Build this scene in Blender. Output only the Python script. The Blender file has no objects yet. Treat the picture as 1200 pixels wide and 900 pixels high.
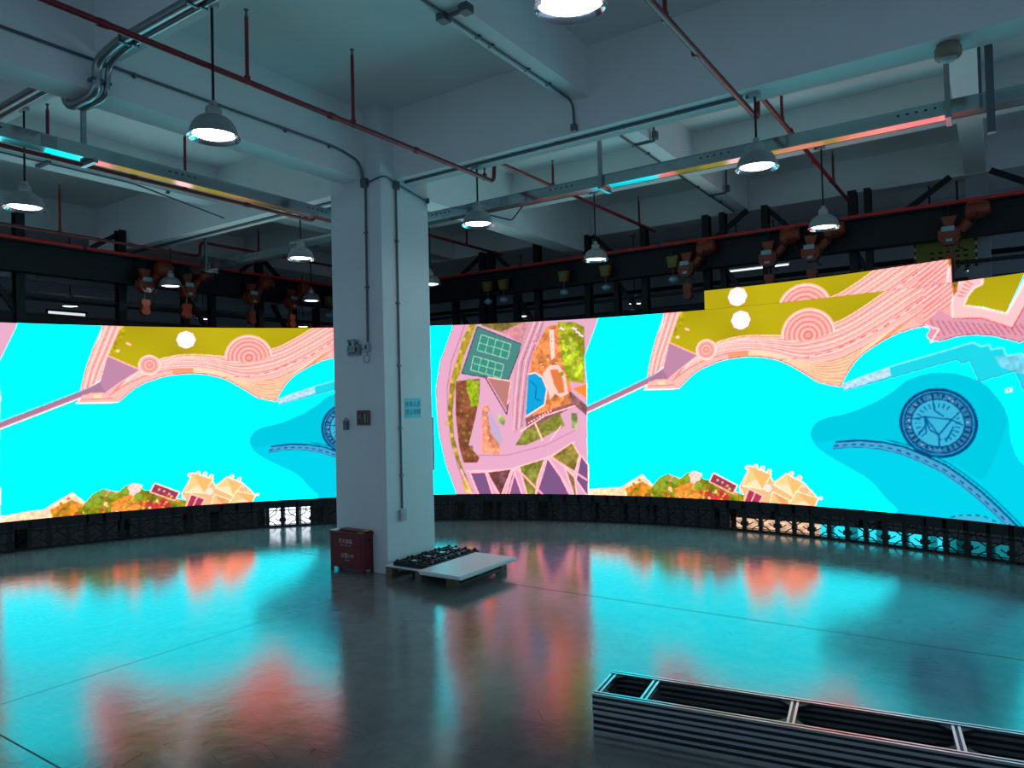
import bpy, bmesh, math, random, json
import numpy as np
from mathutils import Vector, Matrix
C = bpy.context.scene
PI = math.pi
random.seed(4)

# ------------------------------------------------------------------ camera, world, exposure
cam_data = bpy.data.cameras.new('camera')
cam = bpy.data.objects.new('camera', cam_data)
C.collection.objects.link(cam)
cam_data.sensor_width = 36.0
cam_data.lens = 25.35
cam_data.clip_end = 200
R_ = Vector((0.5594572, -0.8284992, -0.0244266))
U_ = Vector((-0.0039838, -0.0321576, 0.9994750))
F_ = Vector((0.8288496, 0.5590661, 0.0212914))
cam.matrix_world = Matrix(((R_.x, U_.x, -F_.x, 0.0), (R_.y, U_.y, -F_.y, 0.0), (R_.z, U_.z, -F_.z, 2.1333), (0, 0, 0, 1)))
C.camera = cam
world = bpy.data.worlds.new('World')
C.world = world
world.use_nodes = True
world.node_tree.nodes['Background'].inputs[0].default_value = (0.36, 0.54, 0.74, 1)
world.node_tree.nodes['Background'].inputs[1].default_value = 0.70
C.view_settings.view_transform = 'Standard'
C.view_settings.look = 'None'
C.view_settings.exposure = 0.0
C.view_settings.gamma = 1.0
C.view_settings.use_curve_mapping = False
SCREEN_GAIN = 1.0      # brightness of the picture on the LED wall
WATER_GAIN = 1.1       # how far saturated green and blue channels are driven beyond white
LAND_RED = 2.0         # the same for the red channel
WATER_EXTRA = 1.2
LAMP_GAIN = 9.0

# ------------------------------------------------------------------ materials
def lin(c):
    return tuple(((v / 255.0) / 12.92 if v / 255.0 <= 0.04045 else ((v / 255.0 + 0.055) / 1.055) ** 2.4) for v in c)

def mat(name, rgb, rough=0.6, metal=0.0, noise=0.12, scale=8.0, bump=0.0, spec=0.5, detail=4.0):
    m = bpy.data.materials.new(name); m.use_nodes = True
    nt = m.node_tree; b = nt.nodes['Principled BSDF']
    col = lin(rgb)
    b.inputs['Roughness'].default_value = rough
    b.inputs['Metallic'].default_value = metal
    b.inputs['Specular IOR Level'].default_value = spec
    tc = nt.nodes.new('ShaderNodeTexCoord')
    no = nt.nodes.new('ShaderNodeTexNoise'); no.inputs['Scale'].default_value = scale; no.inputs['Detail'].default_value = detail
    nt.links.new(tc.outputs['Object'], no.inputs['Vector'])
    mx = nt.nodes.new('ShaderNodeMix'); mx.data_type = 'RGBA'
    mx.inputs[6].default_value = (*[v * (1 - noise) for v in col], 1)
    mx.inputs[7].default_value = (*[min(1, v * (1 + noise)) for v in col], 1)
    nt.links.new(no.outputs['Fac'], mx.inputs[0]); nt.links.new(mx.outputs[2], b.inputs['Base Color'])
    if bump:
        bp = nt.nodes.new('ShaderNodeBump'); bp.inputs['Strength'].default_value = bump; bp.inputs['Distance'].default_value = 0.01
        nt.links.new(no.outputs['Fac'], bp.inputs['Height']); nt.links.new(bp.outputs[0], b.inputs['Normal'])
    return m

def emit(name, rgb, strength):
    m = bpy.data.materials.new(name); m.use_nodes = True
    nt = m.node_tree; nt.nodes.clear()
    e = nt.nodes.new('ShaderNodeEmission'); o = nt.nodes.new('ShaderNodeOutputMaterial')
    e.inputs[0].default_value = (*lin(rgb), 1); e.inputs[1].default_value = strength
    nt.links.new(e.outputs[0], o.inputs[0]); return m

PLASTER = mat('painted_concrete', (226, 230, 230), 0.75, noise=0.06, scale=2.0, bump=0.08)
COLPAINT = mat('column_paint', (216, 222, 224), 0.6, noise=0.08, scale=1.7, bump=0.1)
WALLFAR = mat('grey_wall_paint', (176, 186, 190), 0.8, noise=0.15, scale=0.7)
DARKSTEEL = mat('dark_steel', (24, 28, 32), 0.5, 0.3, noise=0.3, scale=5)
REDPIPE = mat('red_pipe_paint', (122, 22, 30), 0.35, noise=0.2, scale=9)
RAILRED = mat('red_conductor', (235, 40, 34), 0.4, noise=0.1)
GALV = mat('galvanised_steel', (150, 160, 164), 0.32, 0.85, noise=0.25, scale=40)
GALVTRAY = mat('galvanised_tray', (180, 190, 194), 0.12, 0.9, noise=0.12, scale=60)
CONDUIT = mat('conduit_metal', (96, 106, 112), 0.4, 0.6, noise=0.2, scale=20)
LAMPMETAL = mat('spun_aluminium', (150, 156, 156), 0.42, 0.35, noise=0.2, scale=12)
LAMPCAP = mat('lamp_cap_metal', (165, 170, 170), 0.4, 0.5, noise=0.15, scale=20)
REFLECT = mat('lamp_reflector', (235, 238, 245), 0.12, 1.0, noise=0.02)
RODMETAL = mat('lamp_rod_dark', (30, 36, 40), 0.5, 0.4)
BLACKP = mat('black_plastic', (14, 16, 18), 0.55, noise=0.3, scale=20)
BLACKFR = mat('black_cast_frame', (13, 15, 18), 0.42, 0.2, noise=0.35, scale=25)
HOISTO = mat('hoist_orange', (150, 62, 34), 0.45, noise=0.2, scale=14)
HOISTY = mat('hook_block_yellow', (150, 104, 36), 0.5, noise=0.2, scale=14)
LABELBLUE = mat('hoist_label', (140, 190, 205), 0.4, noise=0.1)
CHAIN = mat('chain_steel', (90, 96, 98), 0.35, 0.8)
REDBOX = mat('red_cabinet_paint', (104, 14, 24), 0.35, noise=0.12, scale=5)
WHITETXT = mat('white_lettering', (205, 190, 190), 0.6)
WOOD = mat('pallet_wood', (104, 92, 74), 0.8, noise=0.35, scale=12, bump=0.2)
WHITEBOARD = mat('white_board', (226, 232, 234), 0.4, noise=0.03)
ALU = mat('aluminium_profile', (196, 202, 206), 0.22, 0.85, noise=0.06, scale=6)
ALUDARK = mat('aluminium_groove', (46, 50, 54), 0.4, 0.7, noise=0.1)
SWITCHG = mat('grey_switch_plastic', (170, 182, 184), 0.5, noise=0.08)
BOXGREY = mat('emergency_box_grey', (138, 152, 154), 0.5, noise=0.15, scale=15)
STICKER = mat('blue_notice', (90, 205, 225), 0.5, noise=0.04)
STICKTXT = mat('notice_print', (50, 120, 140), 0.6)
SIGNRED = mat('sign_maroon', (74, 18, 24), 0.35, noise=0.2)
SIGNGREEN = mat('sign_green', (40, 150, 110), 0.4)
BEIGE = mat('beige_fitting', (132, 126, 104), 0.5, noise=0.2, scale=18)
YELLOWP = mat('hazard_yellow', (150, 150, 60), 0.6, noise=0.3, scale=12)
TOPLABEL = mat('lid_label_yellow', (196, 178, 90), 0.5)
BULB = emit('lamp_bulb_glow', (246, 250, 255), LAMP_GAIN)
TUBE = emit('tube_glow', (225, 240, 245), 1.6)
WINPANE = emit('window_daylight', (225, 235, 235), 1.0)

def floor_material():
    m = bpy.data.materials.new('polished_concrete'); m.use_nodes = True
    nt = m.node_tree; b = nt.nodes['Principled BSDF']; N = nt.nodes.new; L = nt.links.new
    tc = N('ShaderNodeTexCoord')
    def noise(s, d=6, r=0.6, dist=0.0):
        n = N('ShaderNodeTexNoise'); n.inputs['Scale'].default_value = s; n.inputs['Detail'].default_value = d
        n.inputs['Roughness'].default_value = r; n.inputs['Distortion'].default_value = dist
        L(tc.outputs['Object'], n.inputs['Vector']); return n
    def ramp(src, stops):
        r = N('ShaderNodeValToRGB'); e = r.color_ramp.elements
        e[0].position, e[0].color = stops[0][0], (*stops[0][1], 1); e[1].position, e[1].color = stops[-1][0], (*stops[-1][1], 1)
        for p, c in stops[1:-1]:
            x = e.new(p); x.color = (*c, 1)
        L(src, r.inputs[0]); return r
    n1 = noise(0.7, 8, 0.62, 0.4); n2 = noise(5, 8, 0.7); n3 = noise(45, 3, 0.6)
    c1 = ramp(n1.outputs['Fac'], [(0.3, (0.14, 0.14, 0.14)), (0.55, (0.19, 0.187, 0.18)), (0.75, (0.25, 0.24, 0.225))])
    c2 = ramp(n2.outputs['Fac'], [(0.3, (0.78,) * 3), (0.7, (1.15,) * 3)])
    mul = N('ShaderNodeMix'); mul.data_type = 'RGBA'; mul.blend_type = 'MULTIPLY'; mul.inputs[0].default_value = 1
    L(c1.outputs[0], mul.inputs[6]); L(c2.outputs[0], mul.inputs[7])
    # fine scratches: stretched wave
    mp = N('ShaderNodeMapping'); mp.inputs['Scale'].default_value = (14, 2.2, 1); mp.inputs['Rotation'].default_value = (0, 0, 0.7)
    L(tc.outputs['Object'], mp.inputs['Vector'])
    vo = N('ShaderNodeTexVoronoi'); vo.feature = 'DISTANCE_TO_EDGE'; vo.inputs['Scale'].default_value = 0.55; L(mp.outputs[0], vo.inputs['Vector'])
    sc = ramp(vo.outputs['Distance'], [(0.0, (1, 1, 1)), (0.012, (0, 0, 0))])
    gate = ramp(noise(1.1, 3).outputs['Fac'], [(0.52, (0, 0, 0)), (0.56, (1, 1, 1))])
    sg = N('ShaderNodeMath'); sg.operation = 'MULTIPLY'; L(sc.outputs[0], sg.inputs[0]); L(gate.outputs[0], sg.inputs[1])
    mx = N('ShaderNodeMix'); mx.data_type = 'RGBA'; mx.inputs[7].default_value = (0.03, 0.03, 0.03, 1)
    L(sg.outputs[0], mx.inputs[0]); L(mul.outputs[2], mx.inputs[6]); L(mx.outputs[2], b.inputs['Base Color'])
    rr = ramp(n2.outputs['Fac'], [(0.25, (0.06,) * 3), (0.75, (0.15,) * 3)]); L(rr.outputs[0], b.inputs['Roughness'])
    b.inputs['IOR'].default_value = 1.72
    ad = N('ShaderNodeMath'); ad.operation = 'MULTIPLY_ADD'; ad.inputs[1].default_value = 0.12
    L(n3.outputs['Fac'], ad.inputs[0]); L(n2.outputs['Fac'], ad.inputs[2])
    bp = N('ShaderNodeBump'); bp.inputs['Strength'].default_value = 0.16; bp.inputs['Distance'].default_value = 0.012
    L(ad.outputs[0], bp.inputs['Height']); L(bp.outputs[0], b.inputs['Normal'])
    return m
FLOORM = floor_material()
JOINT = mat('floor_joint_filler', (30, 32, 34), 0.6)

def screen_material():
    m = bpy.data.materials.new('led_picture'); m.use_nodes = True
    nt = m.node_tree; nt.nodes.clear()
    a = nt.nodes.new('ShaderNodeAttribute'); a.attribute_name = 'picture'
    e = nt.nodes.new('ShaderNodeEmission'); e.inputs[1].default_value = SCREEN_GAIN
    o = nt.nodes.new('ShaderNodeOutputMaterial')
    nt.links.new(a.outputs['Color'], e.inputs[0]); nt.links.new(e.outputs[0], o.inputs[0]); return m
PICTURE = screen_material()

# ------------------------------------------------------------------ mesh builder and object helpers
class MB:
    def __init__(s): s.v = []; s.f = []; s.mi = []; s.ms = []; s.sm = []
    def _m(s, m):
        if m not in s.ms: s.ms.append(m)
        return s.ms.index(m)
    def add(s, vs, fs, m=None, smooth=False):
        o = len(s.v); s.v += [tuple(v) for v in vs]
        for f in fs: s.f.append(tuple(o + i for i in f)); s.mi.append(s._m(m)); s.sm.append(smooth)
    def box(s, a, b, m=None, bev=0.0):
        x0, y0, z0 = [min(p, q) for p, q in zip(a, b)]; x1, y1, z1 = [max(p, q) for p, q in zip(a, b)]
        if not bev:
            s.add([(x0,y0,z0),(x1,y0,z0),(x1,y1,z0),(x0,y1,z0),(x0,y0,z1),(x1,y0,z1),(x1,y1,z1),(x0,y1,z1)],
                  [(0,3,2,1),(4,5,6,7),(0,1,5,4),(1,2,6,5),(2,3,7,6),(3,0,4,7)], m)
            return
        e = bev; vs = []; idx = {}
        bm = bmesh.new(); bmesh.ops.create_cube(bm, size=1)
        for v in bm.verts: v.co = Vector(((x0+x1)/2 + v.co.x*(x1-x0), (y0+y1)/2 + v.co.y*(y1-y0), (z0+z1)/2 + v.co.z*(z1-z0)))
        bmesh.ops.bevel(bm, geom=bm.edges[:], offset=e, segments=2, affect='EDGES', profile=0.6)
        bm.verts.index_update(); s.add([v.co[:] for v in bm.verts], [[v.index for v in f.verts] for f in bm.faces], m); bm.free()
    def obox(s, c, ax, ay, az, h, m=None):   # oriented box: centre, three unit axes, half sizes
        c = Vector(c); ax, ay, az = Vector(ax), Vector(ay), Vector(az)
        vs = [c + ax*h[0]*i + ay*h[1]*j + az*h[2]*k for k in (-1,1) for i, j in ((-1,-1),(1,-1),(1,1),(-1,1))]
        s.add(vs, [(0,3,2,1),(4,5,6,7),(0,1,5,4),(1,2,6,5),(2,3,7,6),(3,0,4,7)], m)
    def bar(s, p, q, w, h, m=None, up=(0,0,1)):
        p, q = Vector(p), Vector(q); d = (q-p); L = d.length; d.normalize(); up = Vector(up)
        if abs(d.dot(up)) > 0.98: up = Vector((1,0,0))
        sx = d.cross(up).normalized(); uz = sx.cross(d).normalized()
        s.obox((p+q)/2, d, sx, uz, (L/2, w/2, h/2), m)
    def tube(s, pts, r, m=None, n=10, cap=True):
        pts = [Vector(p) for p in pts]; rings = []
        prev = None
        for i, p in enumerate(pts):
            if i == 0: t = pts[1]-p
            elif i == len(pts)-1: t = p-pts[i-1]
            else: t = (p-pts[i-1]).normalized() + (pts[i+1]-p).normalized()
            t.normalize()
            if prev is None:
                a = Vector((0,0,1)) if abs(t.z) < 0.9 else Vector((1,0,0)); u = t.cross(a).normalized()
            else: u = (prev - t*prev.dot(t)).normalized()
            prev = u; w = t.cross(u); rr = r[i] if isinstance(r, (list, tuple)) else r
            rings.append([p + u*rr*math.cos(2*PI*k/n) + w*rr*math.sin(2*PI*k/n) for k in range(n)])
        vs = [v for R in rings for v in R]; fs = []
        for i in range(len(pts)-1):
            for k in range(n): a = i*n+k; b = i*n+(k+1)%n; fs.append((a, b, b+n, a+n))
        s.add(vs, fs, m, True)
        if cap: s.add(rings[0], [tuple(range(n))[::-1]], m); s.add(rings[-1], [tuple(range(n))], m)
    def lathe(s, c, prof, m=None, n=28, smooth=True):
        vs = [(c[0]+r*math.cos(2*PI*k/n), c[1]+r*math.sin(2*PI*k/n), c[2]+z) for r, z in prof for k in range(n)]; fs = []
        for i in range(len(prof)-1):
            for k in range(n): a = i*n+k; b = i*n+(k+1)%n; fs.append((a, b, b+n, a+n))
        s.add(vs, fs, m, smooth)
    def disc(s, c, r, m=None, n=28, up=True):
        vs = [(c[0]+r*math.cos(2*PI*k/n), c[1]+r*math.sin(2*PI*k/n), c[2]) for k in range(n)]
        s.add(vs, [tuple(range(n)) if up else tuple(range(n))[::-1]], m)
    def prism(s, poly, o, ax, ay, az, t, m=None):   # polygon (a,b) in plane ax, ay at o, extruded t along az
        o, ax, ay, az = Vector(o), Vector(ax), Vector(ay), Vector(az); n = len(poly)
        vs = [o + ax*a + ay*b for a, b in poly] + [o + ax*a + ay*b + az*t for a, b in poly]
        fs = [tuple(range(n))[::-1], tuple(range(n, 2*n))] + [(i, (i+1)%n, n+(i+1)%n, n+i) for i in range(n)]
        s.add(vs, fs, m)
    def build(s, name, m=None, parent=None, loc=None, rotz=0.0):
        me = bpy.data.meshes.new(name)
        org = Vector((0,0,0))
        vs = s.v
        me.from_pydata([tuple(v) for v in vs], [], s.f)
        for k in s.ms: me.materials.append(k if k is not None else m)
        me.polygons.foreach_set('material_index', s.mi)
        me.polygons.foreach_set('use_smooth', s.sm)
        me.update()
        bm = bmesh.new(); bm.from_mesh(me); bmesh.ops.recalc_face_normals(bm, faces=bm.faces[:]); bm.to_mesh(me); bm.free()
        o = bpy.data.objects.new(name, me); C.collection.objects.link(o)
        if loc is not None: o.location = loc
        o.rotation_euler.z = rotz
        if parent: o.parent = parent
        return o

def thing(name, label, cat, loc=(0,0,0), rotz=0.0, group=None):
    o = bpy.data.objects.new(name, None); C.collection.objects.link(o); o.empty_display_size = 0.1
    o.location = loc; o.rotation_euler.z = rotz; o['label'] = label; o['category'] = cat
    if group: o['group'] = group
    return o
def tag(o, label, cat, group=None, kind=None):
    o['label'] = label; o['category'] = cat
    if group: o['group'] = group
    if kind: o['kind'] = kind
    return o
def struct(name, mb, m): o = mb.build(name, m); o['kind'] = 'structure'; return o
def dup(root, loc, rotz, label, group=None):
    r = root.copy(); C.collection.objects.link(r); r.location = loc; r.rotation_euler = (0, 0, rotz); r['label'] = label
    if group: r['group'] = group
    for ch in list(root.children):
        c = ch.copy(); C.collection.objects.link(c); c.parent = r
        for g in list(ch.children): d = g.copy(); C.collection.objects.link(d); d.parent = c
    return r
def arc(c, r, a0, a1, ax, ay, n=6):
    c, ax, ay = Vector(c), Vector(ax), Vector(ay)
    return [c + ax*r*math.cos(a0+(a1-a0)*i/n) + ay*r*math.sin(a0+(a1-a0)*i/n) for i in range(n+1)]
def fillet(pts, r, n=5):
    pts = [Vector(p) for p in pts]; out = [pts[0]]
    for i in range(1, len(pts)-1):
        p = pts[i]; a = (pts[i-1]-p); b = (pts[i+1]-p); q = min(r, a.length*0.45, b.length*0.45)
        a.normalize(); b.normalize(); s, e = p+a*q, p+b*q
        for k in range(n+1):
            t = k/n; out.append(s*(1-t)**2 + p*2*t*(1-t) + e*t*t)
    out.append(pts[-1]); return out

# ------------------------------------------------------------------ the large structure
SLAB = 5.893
b = MB(); b.box((-7, -9, -0.2), (24, 24, 0), FLOORM); struct('floor', b, FLOORM)
for i, x in enumerate((2.066, 6.912, 11.76)):
    b = MB(); b.box((x-0.006, -9, -0.01), (x+0.006, 24, 0.0006), JOINT); struct('floor_joint', b, JOINT)
b = MB(); b.box((-7, 6.1, -0.01), (24, 6.106, 0.0005), JOINT); struct('floor_joint', b, JOINT)
b = MB(); b.box((-7, -9, SLAB), (24, 24, SLAB+0.2), PLASTER); struct('ceiling', b, PLASTER)
def beam(a, c, m=None, name='ceiling_beam'):
    q = MB(); q.box(a, c, m or PLASTER); struct(name, q, m or PLASTER)
T = SLAB + 0.02
# main beams (deep) and secondary beams (shallow)
beam((6.83, -9, 4.995), (7.20, 14.2, T))
beam((-7, 6.655, 4.999), (12.79, 7.03, T-0.004))
for y0, y1, z in ((3.53, 3.785, 5.35), (0.06, 0.32, 5.352), (-3.4, -3.14, 5.35), (10.14, 10.46, 5.352)):
    beam((-7, y0, z), (12.78, y1, T-0.008))
beam((-7, 13.9, 5.34), (13.1, 14.25, T-0.003))
beam((12.8, -9, 5.34), (13.15, 14.25, T-0.002))
beam((3.27, -9, 5.351), (3.50, 13.95, T-0.006))
beam((10.02, -9, 5.351), (10.27, 13.95, T-0.006))
for x in (16.5, 20.0): beam((x, -9, 5.3), (x+0.3, 24, T-0.001), WALLFAR)
for y in (17.5, 21.0): beam((-7, y, 5.302), (16.4, y+0.3, T-0.007), WALLFAR)
# columns
b = MB(); b.box((6.57, 6.355, -0.01), (7.478, 7.262, SLAB+0.01), COLPAINT, 0.012); struct('column', b, COLPAINT)
b = MB(); b.box((13.05, 0.03, -0.01), (13.45, 0.33, 5.345), WALLFAR, 0.01); struct('column', b, WALLFAR)
# far walls of the hall beyond the steelwork
def panelwall(name, a, c, along):
    q = MB(); q.box(a, c, WALLFAR)
    struct(name, q, WALLFAR)
panelwall('wall_right', (22.0, -9, 0), (22.2, 24, SLAB), 'y')
panelwall('wall_left', (-7, 22.0, 0), (22.0, 22.2, SLAB), 'x')
# a daylit window high in the far left wall
q = MB()
wx0, wx1, wz0, wz1 = 9.45, 10.45, 4.62, 4.93
q.box((wx0-0.05, 21.96, wz0-0.05), (wx1+0.05, 22.0, wz0), DARKSTEEL); q.box((wx0-0.05, 21.96, wz1), (wx1+0.05, 22.0, wz1+0.05), DARKSTEEL)
q.box((wx0-0.05, 21.96, wz0), (wx0, 22.0, wz1), DARKSTEEL); q.box((wx1, 21.96, wz0), (wx1+0.05, 22.0, wz1), DARKSTEEL)
q.box((wx0, 21.985, wz0), (wx1, 22.0, wz1), WINPANE); struct('window_1', q, WINPANE)

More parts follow.
